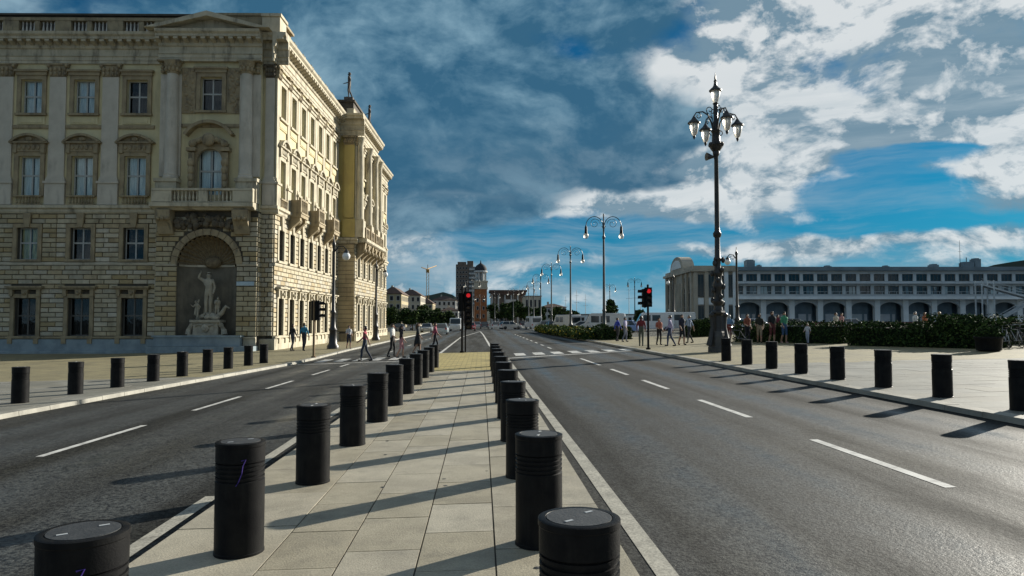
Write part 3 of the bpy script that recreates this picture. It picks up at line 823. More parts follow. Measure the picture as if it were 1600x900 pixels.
# arch stones, each one a piece
for i in range(13):
    a0, a1 = PI*i/13+.008, PI*(i+1)/13-.008
    v = MB(); o1 = arc(NR+.42, a0, a1, 3, NC, NS); o2 = arc(NR-.01, a1, a0, 3, NC, NS)
    v.prism(o1+o2, -BP-.13, -BP+.01); v.build('arch_stone', MAT['trim_stone'], palace)
run(FRONT(BP), [(0, NS-.12), (.12, NS-.12), (.16, NS), (0, NS+.04)], BX0, NC-NR-.05, 'impost_band', 'ashlar_grey')
run(FRONT(BP), [(0, NS-.12), (.12, NS-.12), (.16, NS), (0, NS+.04)], NC+NR+.05, BX1, 'impost_band', 'ashlar_grey')
nb = MB(); vs = []
for z in (NS-.12, NS+.02):
    for rr in (NR, NR-.12):
        for i in range(n+1):
            a = PI*i/n; vs.append((NC+rr*math.cos(a), -BP+dep*rr/NR*math.sin(a), z))
m1 = n+1
nb.add(vs, [(m1+i, m1+i+1, 3*m1+i+1, 3*m1+i) for i in range(n)]+[(i, i+1, m1+i+1, m1+i) for i in range(n)]+[(2*m1+i, 2*m1+i+1, 3*m1+i+1, 3*m1+i) for i in range(n)])
nb.build('impost_band', MAT['ashlar_grey'], palace)
# bluish fountain steps and basin front
st = MB(FRONT()); st.box(BX0-.1, BX1+.1, BP, BP+.9, -.6, .40); st.build('fountain_step', MAT['blue_granite'], palace)
st = MB(FRONT()); st.box(BX0+.25, BX1-.9, BP+.02, BP+.62, .41, 1.0); st.box(BX0+.15, BX1-.8, BP+.02, BP+.72, 1.0, 1.12); st.build('basin_front', MAT['blue_granite'], palace)
run(FRONT(BP), [(0, .3), (.16, .3), (.16, .86), (.24, .92), (.24, 1.0), (0, 1.02)], BX1-.85, BX1, 'plinth', 'ashlar_grey')
# balcony over the niche
run(FRONT(BP), [(0, 9.60), (.55, 9.60), (.70, 9.72), (.95, 9.78), (.95, 10.05), (0, 10.1)], BX0-.1, BX1-.05, 'balcony_slab', 'cornice_stone')
for x in (BX0+.75, BX1-1.0):
    v = MB(FRONT(BP)); 
    v.prism([(0, 7.9), (.28, 8.0), (.45, 8.5), (.85, 9.1), (.85, 9.58), (0, 9.58)], x-.5, x+.5, 'x') if False else v.add([(x-.5, t, z) for t, z in [(0, 7.9), (.28, 8.0), (.45, 8.5), (.85, 9.1), (.85, 9.58), (0, 9.58)]]+[(x+.5, t, z) for t, z in [(0, 7.9), (.28, 8.0), (.45, 8.5), (.85, 9.1), (.85, 9.58), (0, 9.58)]], [tuple(range(6)), tuple(range(11, 5, -1))]+[(i, (i+1) % 6, (i+1) % 6+6, i+6) for i in range(6)])
    for k in range(3): v.ball((x-.3+.3*k, .8, 9.0), .16, 8, 6)
    v.build('balcony_bracket', MAT['trim_stone'], palace)
# carved relief under the balcony
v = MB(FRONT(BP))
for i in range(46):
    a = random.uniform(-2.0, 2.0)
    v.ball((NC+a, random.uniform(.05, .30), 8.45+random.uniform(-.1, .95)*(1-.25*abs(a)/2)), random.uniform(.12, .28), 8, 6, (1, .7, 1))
v.build('carved_relief', MAT['soot_shade_stone'], palace, True)
v = MB(FRONT(BP)); 
for a, c in ((BX0, BX0+1.35), (NC-.3, NC+.3), (BX1-1.45, BX1-.1)): v.box(a, c, .55, .86, 10.1, 10.86)
v.box(BX0, BX1-.1, .52, .89, 10.87, 11.02)
v.box(BX0+1.35, BX1-1.45, .58, .82, 10.09, 10.16)
v.build('balcony_rail', MAT['cornice_stone'], palace)
v = MB(FRONT(BP)); balusters(v, BX0+1.38, NC-.33, .70, 10.16, .71, .25); balusters(v, NC+.33, BX1-1.48, .70, 10.16, .71, .25)
v.build('baluster_row', MAT['cornice_stone'], palace)['kind'] = 'stuff'
# upper bay wall
AW, AZ0, AZ1 = 1.7, 10.75, 13.1
wall(FRONT(BP-.25), BX0, BX1, 9.6, 22.0, [(NC-AW/2-.02, NC+AW/2+.02, AZ0, AZ1+AW/2+.02), (NC-.74, NC+.74, 16.6, 18.96)], 'bay_upper_wall', 'stucco', .45)
fu = ('front', BP-.25)
window(fu, NC, 16.6, 1.48, 2.36, 'dark_room', 'window_frame', 'glass_dark')
ornament('s5', s_upper(1.48, 2.36), 'trim_stone', 'window_surround', fu, NC, 16.6)
run(FRONT(BP-.25), [(0, 15.42), (.07, 15.42), (.1, 15.5), (.1, 15.66), (0, 15.7)], BX0+1.2, BX1-1.2, 'string_course', 'trim_stone')
window(fu, NC, AZ0, AW, AZ1+AW/2-AZ0, 'curtain', 'window_frame', 'glass')
# arched surround that masks the square head of the opening
v = MB(FRONT(BP-.25)); ar = arc(AW/2, PI, 0, 14, NC, AZ1); top_ = AZ1+AW/2+.34
for p, q in zip(ar, ar[1:]):
    v.add([(p[0], -.1, p[1]), (q[0], -.1, q[1]), (q[0], -.1, top_), (p[0], -.1, top_), (p[0], .16, p[1]), (q[0], .16, q[1]), (q[0], .16, top_), (p[0], .16, top_)], [(4, 5, 6, 7), (0, 1, 5, 4), (2, 3, 7, 6)])
for x in (-1, 1):
    v.box(*sorted((NC+x*AW/2, NC+x*(AW/2+.42))), 0, .16, 10.2, top_)
    v.box(*sorted((NC+x*(AW/2+.12), NC+x*(AW/2+.50))), .16, .42, 10.2, 13.6)
    for k in range(4): v.ball((NC+x*(AW/2+.3), .45, 11.4+.5*k), .2+.02*k, 8, 6, (1, .7, 1.3))
    v.box(*sorted((NC+x*(AW/2), NC+x*(AW/2+.62))), .10, .52, 13.7, 13.95)
    v.ball((NC+x*(AW/2+.25), .4, 14.2), .26, 8, 6)
for i in range(9): v.ball((NC-.95+i*.24, .3, 14.35+.25*math.sin(PI*i/8)), .2, 8, 6)
v.ball((NC, .42, 14.5), .42, 10, 8, (1.1, .6, 1.1))
o1 = arc(1.95, R(150), R(30), 12, NC, 13.9); o2 = arc(1.74, R(150), R(30), 12, NC, 13.9)
for i in range(12): v.prism([o1[i], o1[i+1], o2[i+1], o2[i]], 0, .58)
v.build('arched_window_surround', MAT['trim_stone'], palace)
for x in (-1, 1):
    v = MB(FRONT(BP-.25)); xa = NC+x*1.55; v.box(xa-.48, xa+.48, 0, .08, 16.4, 19.6); v.build('carved_panel', MAT['trim_stone'], palace)
    v = MB(FRONT(BP-.25))
    for k in range(26): v.ball((xa+random.uniform(-.3, .3), .09, 16.6+k*.112), random.uniform(.08, .17), 7, 5, (1, .5, 1))
    v.build('panel_carving', MAT['trim_stone'], palace, True)
for x in (-1, 1):
    xc = (BX0+BX1)/2+x*2.72
    # column, pilaster behind, pedestal, capital
    v = MB(FRONT(BP-.25)); v.box(xc-.72, xc+.72, 0, .12, 12.0, 19.1); v.build('pilaster', MAT['pilaster_stone'], palace)
    v = MB(FRONT(BP-.25)); v.box(xc-.70, xc+.70, .0, .66, 10.1, 11.55); v.box(xc-.78, xc+.78, 0, .76, 11.55, 11.78); v.build('pedestal', MAT['cornice_stone'], palace)
    v = MB(FRONT(BP-.25)); v.lathe([(.50, 11.78), (.52, 11.9), (.46, 12.0), (.48, 12.08), (.42, 12.2), (.43, 14), (.40, 16.6), (.36, 19.1)], xc-x*.18, .28, 18); v.build('column', MAT['pilaster_stone'], palace, True)
    v = MB(FRONT(BP-.25))
    v.lathe([(.37, 19.05), (.40, 19.12), (.40, 19.3), (.46, 19.55), (.60, 19.9)], xc-x*.18, .28, 14); v.box(xc-.8, xc+.8, 0, .62, 19.9, 20.0)
    for k in range(12):
        a = PI*k/11; v.ball((xc-x*.18+.44*math.cos(a), .28+.42*math.sin(a), 19.35+.28*(k % 2)), .12, 7, 5, (1, 1, 1.5))
    for k in range(3): v.ball((xc+x*.55, .18, 19.3+.25*k), .16, 7, 5)
    v.build('capital', MAT['trim_stone'], palace)
run(FRONT(BP-.1), CORNICE, BX0-.1, BX1+.1, 'cornice', 'cornice_stone'); modillions(('front', BP-.1), BX0-.3, BX1+.3)
# pediment
v = MB(FRONT(BP-.1)); xc = (BX0+BX1)/2; hw = 4.25; ap = 23.2
v.prism([(xc-hw, 22.07), (xc+hw, 22.07), (xc, ap)], 0, .25); v.build('pediment', MAT['cornice_stone'], palace)
for x in (-1, 1):
    v = MB(FRONT(BP-.1)); v.prism([(xc+x*hw, 22.07), (xc+x*(hw-.9), 22.07), (xc, ap-.34), (xc, ap)], .26, .95); v.build('raking_cornice', MAT['cornice_stone'], palace)
# parapet with baluster panels, roof behind
v = MB(FRONT())
for s in [b_-1.82 for b_ in bays]+[BX0-.35]: v.box(s-.55, s+.55, -.75, -.25, 22.06, 23.2)
v.box(XL, BX0+1.2, -.78, -.22, 23.2, 23.42); v.box(XL, BX0+1.2, -.74, -.26, 22.06, 22.3)
for b_ in bays: v.box(b_-.16, b_+.16, -.72, -.28, 22.3, 23.2)
v.build('parapet', MAT['trim_stone'], palace)
for b_ in bays:
    v = MB(FRONT())
    for a, c in ((b_-1.25, b_-.18), (b_+.18, b_+1.25)): balusters(v, a, c, -.5, 22.3, .9, .24)
    v.build('baluster_row', MAT['baluster_pale'], palace)['kind'] = 'stuff'
v = MB(FRONT()); v.box(XL, -4.9, -9, -1.5, 22.05, 24.05); v.box(XL, -4.75, -9, -1.35, 24.05, 24.2); v.build('attic', MAT['roof_dark'], palace)
v = MB(FRONT()); v.box(-4.74, -.2, -4, -.3, 22.05, 23.62); v.box(-4.6, .05, -4, -.2, 23.62, 23.8); v.build('attic', MAT['trim_stone'], palace)
v = MB(FRONT()); v.box(-.95, .3, -1.2, .25, 22.07, 23.35); v.box(-1.0, .4, -1.3, .35, 23.36, 23.55); v.build('corner_attic_block', MAT['cornice_stone'], palace)

# --- side facade, projecting middle block, far wing
def side_section(x0, ya, yb, n, first, step, yellow=False, cur=None, balcs=(), tall=True):
    fs = ('side', x0); cs = [first+step*i for i in range(n)]
    ww = [(1.18, q[1], q[2]) for q in (WG, W2, W3, W4)]
    wall(SIDE(x0), ya, yb, -.6, 9.6, [hole(s, q) for s in cs for q in ww[:2]], 'lower_wall', 'ashlar_joint', .5)
    wall(SIDE(x0), ya, yb, 9.6, 22.0, [hole(s, q) for s in cs for q in ww[2:]], 'upper_wall', 'stucco', .5)
    kp = []
    for s in cs: kp += [(s-.86, s+.86, .9, WG[2]+WG[1]+.82), (s-.87, s+.87, W2[2]-.2, W2[2]+W2[1]+.28), (s-.25, s+.25, 8.4, 9.6)]
    block_stuff(SIDE(x0), list(courses(ya, yb, 1.05, 5.92, kp))+list(courses(ya, yb, 6.16, 9.48, kp)), .06)
    for i, s in enumerate(cs):
        window(fs, s, WG[2], 1.18, WG[1], 'dark_room', 'window_frame_dark', 'glass_dark')
        ornament('ag', s_ground(1.18, WG[1]), 'cornice_stone', 'window_surround', fs, s, WG[2])
        window(fs, s, W2[2], 1.18, W2[1], 'dark_room', 'window_frame', 'glass_dark')
        ornament('a2', s_second(1.18, W2[1]), 'cornice_stone', 'window_surround', fs, s, W2[2])
        window(fs, s, W3[2], 1.18, W3[1], 'dark_room', 'window_frame', 'glass_dark')
        ornament('a3', s_noble(1.18, W3[1]), 'cornice_stone', 'window_surround', fs, s, W3[2])
        window(fs, s, W4[2], 1.18, W4[1], 'dark_room', 'window_frame', 'glass_dark')
        ornament('a4', s_upper(1.18, W4[1]), 'cornice_stone', 'window_surround', fs, s, W4[2])
        ornament('apron', s_apron, 'stucco', 'apron_panel', fs, s, W4[2])
        if i in balcs:
            def mk(b):
                b.box(-1.0, 1.0, -1.0, .0, -.35, -.1); b.box(-1.02, 1.02, -1.05, .0, -.1, .02)
                b.box(-.98, .98, -.98, -.80, .92, 1.08); b.box(-.98, -.76, -.98, 0, .02, .92); b.box(.76, .98, -.98, 0, .02, .92)
                balusters(b, -.75, .75, -.89, .02, .9, .24)
                for x in (-.7, .7): b.prism([(0, -1.5), (-.35, -1.1), (-.9, -.6), (-.9, -.35), (0, -.35)], x-.2, x+.2, 'x')
                b.ball((0, -.5, -.55), .32, 8, 6)
            ornament('sbalc', mk, 'trim_stone', 'balcony', fs, s, 10.1)
        else: ornament('srail', s_rail(1.4), 'trim_stone', 'window_balustrade', fs, s, 10.06)['kind'] = 'stuff'
    for i in range(n+1):
        s = first-step/2+step*i
        s = min(max(s, ya+.3), yb-.3)
        ornament('spil', pilaster(.58, 12.0, 19.05), 'cornice_stone', 'pilaster', fs, s, 12.0)
        ornament('scap', capital(.58), 'trim_stone', 'capital', fs, s, 19.05)
    run(SIDE(x0), CORNICE, ya-(.9 if x0 == 0 and ya == 0 else 0), yb, 'cornice', 'cornice_stone'); modillions(fs, ya, yb)
    run(SIDE(x0), COURSE, ya, yb, 'string_course', 'cornice_stone')
    run(SIDE(x0), MIDC, ya, yb, 'string_course', 'cornice_stone')
    run(SIDE(x0), [(0, -.6), (.22, -.6), (.22, .80), (.12, .86), (0, .86)], ya, yb, 'plinth', 'cornice_stone')
    run(SIDE(x0), BASEC, ya, yb, 'sill_course', 'cornice_stone')
    for i in range(n+1):
        s = ya+.9+(yb-ya-1.8)*i/n
        ornament('urn', urn, 'statue_stone', 'urn', fs, s, 22.72, -.5)
    run(SIDE(x0), [(-.85, 22.06), (-.2, 22.06), (-.2, 22.6), (-.15, 22.72), (-.9, 22.72)], ya, yb, 'parapet', 'cornice_stone')
side_section(0.0, 0.0, 19.3, 7, 1.5, 2.6, balcs=(1, 3, 5))
MX = 1.6
side_section(MX, 19.3, 31.0, 4, 21.0, 2.75, balcs=(0, 1, 2, 3))
side_section(0.0, 31.0, 48.0, 6, 32.9, 2.6, balcs=(1, 3))
# face of the projecting block that looks along the street
yf = MB(lambda s, t, z: (s, 19.3-t, z))
v = MB(FRONT()); 
wall(lambda s, t, z: (s, 19.3-t, z), -.2, MX, 9.6, 22.0, [], 'return_wall', 'stucco_yellow', .3)
wall(lambda s, t, z: (s, 19.3-t, z), -.2, MX, -.6, 9.6, [], 'return_wall', 'ashlar_joint', .3)
q = MB(lambda s, t, z: (s, 19.3-t, z))
r_ = 0; z = 1.05
while z < 9.4:
    for a, c in (((0, .85), (.85, MX)) if r_ % 2 else ((0, MX),)):
        q.box(a+.01, c-.01, 0, .06, z+.02, z+.40)
    z += .42; r_ += 1
o = q.build('stone_blocks', MAT['ashlar_warm'], palace); o['kind'] = 'stuff'
fw = lambda s, t, z: (s, 19.3-t, z)
for nm, pr_, m_ in (('cornice', CORNICE, 'cornice_stone'), ('string_course', COURSE, 'cornice_stone'), ('plinth', [(0, -.6), (.22, -.6), (.22, .80), (.12, .86), (0, .86)], 'trim_stone')):
    run(fw, pr_, 0.0, MX+pr_[-2][0]*.98, nm, m_)
v = MB(fw); v.box(.55, MX-.05, 0, .14, 12.0, 19.1); v.box(.45, MX+.05, 0, .24, 10.12, 11.9); v.build('pilaster', MAT['stucco_yellow'], palace)
v = MB(fw); capital(.9)(v); v.v = []; v.f = []; v.mi = []
v.box(.5, MX, 0, .2, 19.1, 19.2); v.box(.42, MX+.06, 0, .28, 19.8, 20.0)
for k in range(10): v.ball((.55+.11*k, .16, 19.4+.22*(k % 2)), .12, 7, 5, (1, .8, 1.4))
v.build('capital', MAT['trim_stone'], palace)
for y in (19.75, 24.3, 28.0, 30.6):
    v = MB(SIDE(MX)); v.lathe([(.46, 11.78), (.50, 11.9), (.42, 12.05), (.40, 14), (.36, 16.6), (.33, 19.1), (.4, 19.4), (.55, 19.9)], y, .35, 14); v.build('column', MAT['cornice_stone'], palace, True)
    v = MB(SIDE(MX)); v.box(y-.6, y+.6, 0, .85, 10.12, 11.78); v.build('pedestal', MAT['cornice_stone'], palace)
# long balcony of the middle block on brackets
run(SIDE(MX), [(0, 9.62), (1.0, 9.68), (1.15, 9.78), (1.15, 10.02), (0, 10.13)], 19.5, 30.8, 'balcony_slab', 'cornice_stone')
for i in range(6):
    def mk(b): b.prism([(0, -1.7), (-.35, -1.35), (-.85, -.8), (-.95, -.02), (0, -.02)], -.28, .28, 'x'); b.ball((0, -.8, -.75), .24, 8, 6)
    ornament('bigbr', mk, 'trim_stone', 'balcony_bracket', ('side', MX), 20.2+i*2.0, 9.64)
# attic of the middle block
v = MB(SIDE(0)); v.box(19.4, 30.9, -7, MX-.25, 22.06, 23.35); v.box(19.25, 31.05, -7, MX-.1, 23.35, 23.55); v.build('attic', MAT['roof_dark'], palace)
# closed core and roof so that no light leaks
v = MB(); v.box(-23.5, -1.35, 1.35, 47.5, -.5, 22.0); v.box(-1.3, MX-.5, 20.3, 30.0, -.5, 22.0); v.build('inner_core', MAT['dark_room'], palace)
v = MB(); v.box(XL, -.3, .3, 48, 21.95, 22.05); v.build('roof', MAT['roof_dark'], palace)
v = MB(); v.add([(XL, 0, -.6), (XL, 48, -.6), (XL, 48, 22), (XL, 0, 22), (0, 48, -.6), (0, 48, 22)], [(0, 1, 2, 3), (1, 4, 5, 2)]); v.build('rear_wall', MAT['stucco'], palace)
# small pale blue plate beside the niche
pm = palace.matrix_basis
sp = MB(); sp.box(-.60, .60, -.03, 0, -.14, .14); sp.box(-.56, .56, -.036, -.031, -.11, .11)
plate = tag(sp.build('street_plate', MAT['plate_blue']), 'pale blue street name plate on the wall beside the fountain niche', 'sign')
plate.location = Matrix.Translation(PC) @ Matrix.Rotation(-R(1.7), 4, 'Z') @ Vector((-1.62, -BP-.085, 4.63)); plate.rotation_euler = (0, 0, -R(1.7))
# ------------------------------------------------------------------ passenger terminal across the square
mat('terminal_wall', (0.56, 0.62, 0.65), (0.47, 0.505, 0.52), 0.8, 0.25, 0.1, 10, stain=(0.34, 0.37, 0.38), stain_amt=0.4)
mat('terminal_pale', (0.78, 0.84, 0.86), (0.66, 0.70, 0.71), 0.8, 0.3)
mat('terminal_brown', (0.46, 0.42, 0.34), (0.36, 0.325, 0.26), 0.8, 0.3, 0.1, 10, stain=(0.12, 0.10, 0.08), stain_amt=0.5)
mat('terminal_roof', (0.17, 0.23, 0.27), (0.12, 0.165, 0.195), 0.6, 0.4)
mat('door_white', (0.62, 0.64, 0.66), (0.5, 0.52, 0.55), 0.6, 0.8)
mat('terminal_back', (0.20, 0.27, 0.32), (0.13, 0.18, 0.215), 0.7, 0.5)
mat('steel_pale', (0.55, 0.60, 0.62), (0.42, 0.46, 0.48), 0.45, 1.0)
mat('black_metal', (0.009, 0.009, 0.010), (0.015, 0.015, 0.015), 0.45, 6.0, 0.15, 90, spec=0.07, stain=(0.035, 0.033, 0.029), stain_amt=0.3)
HC = at(1083, 500, 150.0); HC.z = gz(25)
term = empty('passenger_terminal', HC, -YAW, 'long two storey harbour terminal with arcade and strip windows', 'building')
def tbox(name, m_, *a, p=term): 
    q = MB(); q.box(*a); return q.build(name, MAT[m_], p)
HH = 12.5
# end block with round gable
tbox('block_wall', 'terminal_brown', 0.25, 9.2, 0.25, 27, 0, HH)
tbox('block_cornice', 'terminal_brown', -.5, 9.4, -.5, 27.5, HH-.9, HH-.35); tbox('block_parapet', 'terminal_brown', 0.0, 9.1, 0, 27, HH-.35, HH+.35)
for x in (.6, 2.9, 5.0, 7.1, 8.9): tbox('pilaster', 'terminal_pale' if x > 5 else 'terminal_brown', x-.42, x+.42, -.15, .25, 0, HH-.9)
for x in (1.75, 3.95, 6.05, 8.0):
    for z0, z1 in ((.6, 4.4), (6.2, 11.0)):
        w = tbox('window', 'window_frame_dark', x-.62, x+.62, .12, .26, z0, z1)
        for k in (-1, 1):
            q = MB(); q.box(*sorted((x+k*.06, x+k*.56)), .10, .125, z0+.1, z1-.1); q.build('pane', MAT['glass_dark'], w)
        tbox('spandrel', 'terminal_pale', x-.62, x+.62, .14, .24, 4.6, 6.0) if z0 < 1 else None
for y in (1.2, 5.5, 9.5, 17.5, 21.5, 25.8):
    q = MB(); q.box(-.2, .25, y-.6, y+.6, 0, HH-.9); q.build('pilaster', MAT['terminal_brown'], term)
for y in (3.3, 7.5, 19.5, 23.6): 
    w = tbox('window', 'window_frame_dark', .1, .26, y-.9, y+.9, 1.0, 10.6)
    for k in range(3): q = MB(); q.box(.07, .12, y-.8, y+.8, 1.2+k*3.1, 4.0+k*3.1); q.build('pane', MAT['glass_dark'], w)
gate = tbox('entrance_arch', 'dark_room', .05, .27, 10.6, 16.4, 0, 9.0)
tbox('entrance_sign', 'terminal_pale', -.1, .05, 11.5, 15.5, 4.6, 6.2)
for k in range(4): 
    q = MB(); q.lathe([(.42, 0), (.38, 5), (.34, 9.6)], -.15, 10.9+k*1.75, 10); q.build('column', MAT['terminal_brown'], term, True)
q = MB(); gp = [(7.0, HH-.3)]+arc(6.4, PI, 0, 16, 13.5, HH-1.6+1.6)
gp = [(6.9, HH-.35)]+[(13.5+6.4*math.cos(a), HH+.2+3.1*math.sin(a)) for a in [PI*(1-i/16) for i in range(17)]]+[(20.1, HH-.35)]
q.prism(gp, -.35, 2.2, 'x'); q.build('round_gable', MAT['terminal_brown'], term)
q = MB(); q.prism([(13.5+4.6*math.cos(a), HH+.5+2.0*math.sin(a)) for a in [PI*(1-i/12) for i in range(13)]], -.5, -.36, 'x'); q.build('gable_relief', MAT['terminal_pale'], term)
# long arcaded wing
X0, X1 = 9.2, 78.0
tbox('wing_roof', 'terminal_roof', X0, X1+.6, -.9, 26, 11.75, 12.55)
tbox('wing_attic_band', 'terminal_wall', X0, X1, .2, 25.5, 11.1, 11.75)
tbox('wing_upper_band', 'terminal_wall', X0, X1, .35, 25.5, 8.55, 9.55)
tbox('canopy_ledge', 'terminal_wall', X0, X1, -1.6, .35, 8.95, 9.25)
tbox('terrace_slab', 'terminal_pale', X0, X1, -1.9, .45, 5.65, 6.25)
tbox('wing_lower_band', 'terminal_wall', X0, X1, .36, 25.5, 6.25, 6.75)
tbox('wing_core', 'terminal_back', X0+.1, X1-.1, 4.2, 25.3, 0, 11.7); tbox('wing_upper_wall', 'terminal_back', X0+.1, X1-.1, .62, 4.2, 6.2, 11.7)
n = int((X1-15.6)/3.01)
wm = MB(); wm.box(-1.16, 1.16, 0, .06, 0, .08); wm.box(-1.16, 1.16, 0, .06, 1.42, 1.5)
for x in (-1.16, -.43, .35, 1.08): wm.box(x, x+.08, 0.002, .058, .08, 1.42)
wmesh = wm.mesh('window', MAT['window_frame_dark'])
pms = []
for x in (-1.08, -.35, .43):
    q = MB(); q.box(x, x+.65, .02, .03, .08, 1.42); pms.append((q.mesh('pane', MAT['glass_dark']), q.mesh('pane', MAT['glass'])))
pier = MB(); pier.box(-.34, .34, .2, .6, 0, 1.58); pm1 = pier.mesh('window_pier', MAT['terminal_wall'])
rnd = random.Random(3)
for k in range(-2, n+1):
    x = 15.6+3.01*k
    for z, big in ((9.56, 1.0), (6.76, 1.17)):
        w = put('window', wmesh, term, (x, .45, z), 0, (1, 1, big))
        for pa, pb in pms: put('pane', pb if big > 1 and rnd.random() < .35 else pa, w)
        put('window_pier', pm1, term, (x+1.505, 0, z), 0, (1, 1, big*.97))
        if big > 1 and rnd.random() < .5:
            q = MB(); q.box(x-1.0, x+1.0, .52, .56, 6.85, 8.4); q.build('curtain', MAT[rnd.choice(('curtain', 'terminal_wall'))], w if False else term)
# arcade: arches between piers
for k in range(12):
    xa = 8.87+6.03*k; xb = xa+6.03
    if xb > X1+1: break
    q = MB(); q.box(xb-.55, xb+.55, -.1, .9, 0, 5.64); q.box(xb-.62, xb+.62, -.18, .98, 0, .5); q.build('arcade_pier', MAT['terminal_pale'], term)
    a_, b_ = xa+.55, xb-.55; c_ = (a_+b_)/2; hw = (b_-a_)/2
    q = MB(); pts = [(c_+hw*math.cos(PI*(1-i/14)), 3.75+1.35*math.sin(PI*(1-i/14))) for i in range(15)]
    for p_, r_ in zip(pts, pts[1:]): q.add([(p_[0], .12, p_[1]), (r_[0], .12, r_[1]), (r_[0], .12, 5.64), (p_[0], .12, 5.64), (p_[0], .7, p_[1]), (r_[0], .7, r_[1])], [(0, 1, 2, 3), (0, 1, 5, 4)])
    q.build('arch_wall', MAT['terminal_wall'], term)
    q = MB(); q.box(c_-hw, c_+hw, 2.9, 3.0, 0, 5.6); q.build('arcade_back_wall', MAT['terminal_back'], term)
    d = MB(); d.box(c_-1.1+rnd.uniform(-.6, .6), c_+1.1, 2.8, 2.88, 0, 2.6); d.build('arcade_door', MAT['door_white'] if k % 2 or k < 3 else MAT['terminal_wall'], term)
    for x in (c_-2.0, c_+1.9): 
        d = MB(); d.box(x-.3, x+.3, 2.82, 2.88, .9, 2.6); d.build('arcade_window', MAT['door_white'], term)
# terrace railing
q = MB()
for i in range(int((X1-X0)/1.5)): q.box(X0+i*1.5, X0+i*1.5+.05, -1.8, -1.75, 6.25, 7.2)
q.box(X0, X1, -1.81, -1.74, 7.2, 7.27); q.box(X0, X1, -1.80, -1.75, 6.7, 6.74); q.build('terrace_railing', MAT['steel_pale'], term)['kind'] = 'stuff'
# roof clutter
for x, w, h in ((13.5, 1.8, 1.2), (16, .8, .5), (31, 1.2, .4), (44, 1.0, .4), (54.5, 1.4, .6), (61.5, 2.2, .9), (63.9, 1.3, 1.4)):
    q = MB(); q.box(x, x+w, 6, 8, 12.55, 12.55+h*1.6); q.box(x+.2, x+w-.2, 6.3, 7.7, 12.55+h*1.6, 12.75+h*1.6); q.build('roof_plant', MAT['terminal_roof'], term)
q = MB(); q.tube([(61.2, 7, 12.5), (61.2, 7, 19.0)], [.07, .03], 6); q.tube([(60.8, 7, 16.5), (61.6, 7, 16.5)], .03, 5); q.tube([(62.6, 7, 12.5), (62.6, 7, 15.2)], .09, 6); q.build('antenna_mast', MAT['black_metal'], term)
# boarding stair on steel posts in front of the terminal
SP = at(1545, 500, 138.0); SP.z = gz(25)
stair = empty('boarding_stair', SP, -YAW, 'pale steel boarding stair and gangway in front of the terminal arcade', 'stair')
def sb(name, *seg):
    q = MB()
    for a, b_, r_ in seg: q.tube([a, b_], r_, 6)
    return q.build(name, MAT['steel_pale'], stair)
for x in (-1.2, 1.2): sb('post', ((x, 0, 0), (x, 0, 9.2), .16)); sb('post', ((x, 2, 0), (x, 2, 9.2), .16))
q = MB(); q.add([(1.2, -.1, .6), (9.6, -.1, 5.2), (9.6, 1.6, 5.2), (1.2, 1.6, .6), (1.2, -.1, .9), (9.6, -.1, 5.5), (9.6, 1.6, 5.5), (1.2, 1.6, .9)], [(0, 1, 2, 3), (4, 5, 6, 7), (0, 1, 5, 4), (2, 3, 7, 6), (1, 2, 6, 5), (0, 3, 7, 4)]); q.build('ramp', MAT['steel_pale'], stair)
q = MB(); q.add([(9.6, -.1, 5.2), (-1.2, -.1, 8.2), (-1.2, 1.6, 8.2), (9.6, 1.6, 5.2), (9.6, -.1, 5.5), (-1.2, -.1, 8.5), (-1.2, 1.6, 8.5), (9.6, 1.6, 5.5)], [(0, 1, 2, 3), (4, 5, 6, 7), (0, 1, 5, 4), (2, 3, 7, 6), (1, 2, 6, 5), (0, 3, 7, 4)]); q.build('ramp', MAT['steel_pale'], stair)
for dz in (.5, 1.0):
    sb('handrail', ((1.2, -.12, .9+dz), (9.6, -.12, 5.5+dz), .05)); sb('handrail', ((9.6, -.12, 5.5+dz), (-1.2, -.12, 8.5+dz), .05))
sb('post', ((9.7, 0, 0), (9.7, 0, 6.6), .16)); sb('post', ((9.7, 1.6, 0), (9.7, 1.6, 6.6), .16)); sb('post', ((5.5, .8, 0), (5.5, .8, 3.0), .12))
tbr = MB(); tbr.box(-2.8, 10.6, -.3, 2.4, .0, .22); tbr.build('deck', MAT['steel_pale'], stair)
rb = MB(); RB0 = at(1150, 500, 140.0)
rb.box(0, 62, -.15, .15, .0, .95); rbo = tag(rb.build('low_barrier', mat('barrier_red', (0.16, 0.035, 0.03), (0.10, 0.03, 0.03), 0.7, 0.7)), 'low dark red barrier wall in front of the terminal arcade', 'barrier'); rbo.location = (RB0.x, 140, gz(25)); rbo.rotation_euler = (0, 0, -YAW)

# ------------------------------------------------------------------ buildings at the far end of the street
for nm, a_, b_ in (('far_ochre', (0.46, 0.38, 0.22), (0.36, 0.30, 0.18)), ('far_cream', (0.52, 0.47, 0.37), (0.42, 0.38, 0.30)), ('far_white', (0.52, 0.52, 0.50), (0.40, 0.40, 0.39)), ('far_brown', (0.20, 0.155, 0.12), (0.13, 0.10, 0.08)), ('far_grey', (0.24, 0.24, 0.235), (0.17, 0.17, 0.17)), ('far_rust', (0.34, 0.13, 0.045), (0.25, 0.10, 0.04)), ('far_roof', (0.13, 0.075, 0.055), (0.08, 0.055, 0.045)), ('far_green', (0.05, 0.085, 0.07), (0.035, 0.06, 0.05)), ('dome_dark', (0.03, 0.035, 0.045), (0.02, 0.024, 0.03))):
    mat(nm, a_, b_, 0.85, 0.4, stain=tuple(v*.45 for v in a_), stain_amt=0.4)
WIN = {}
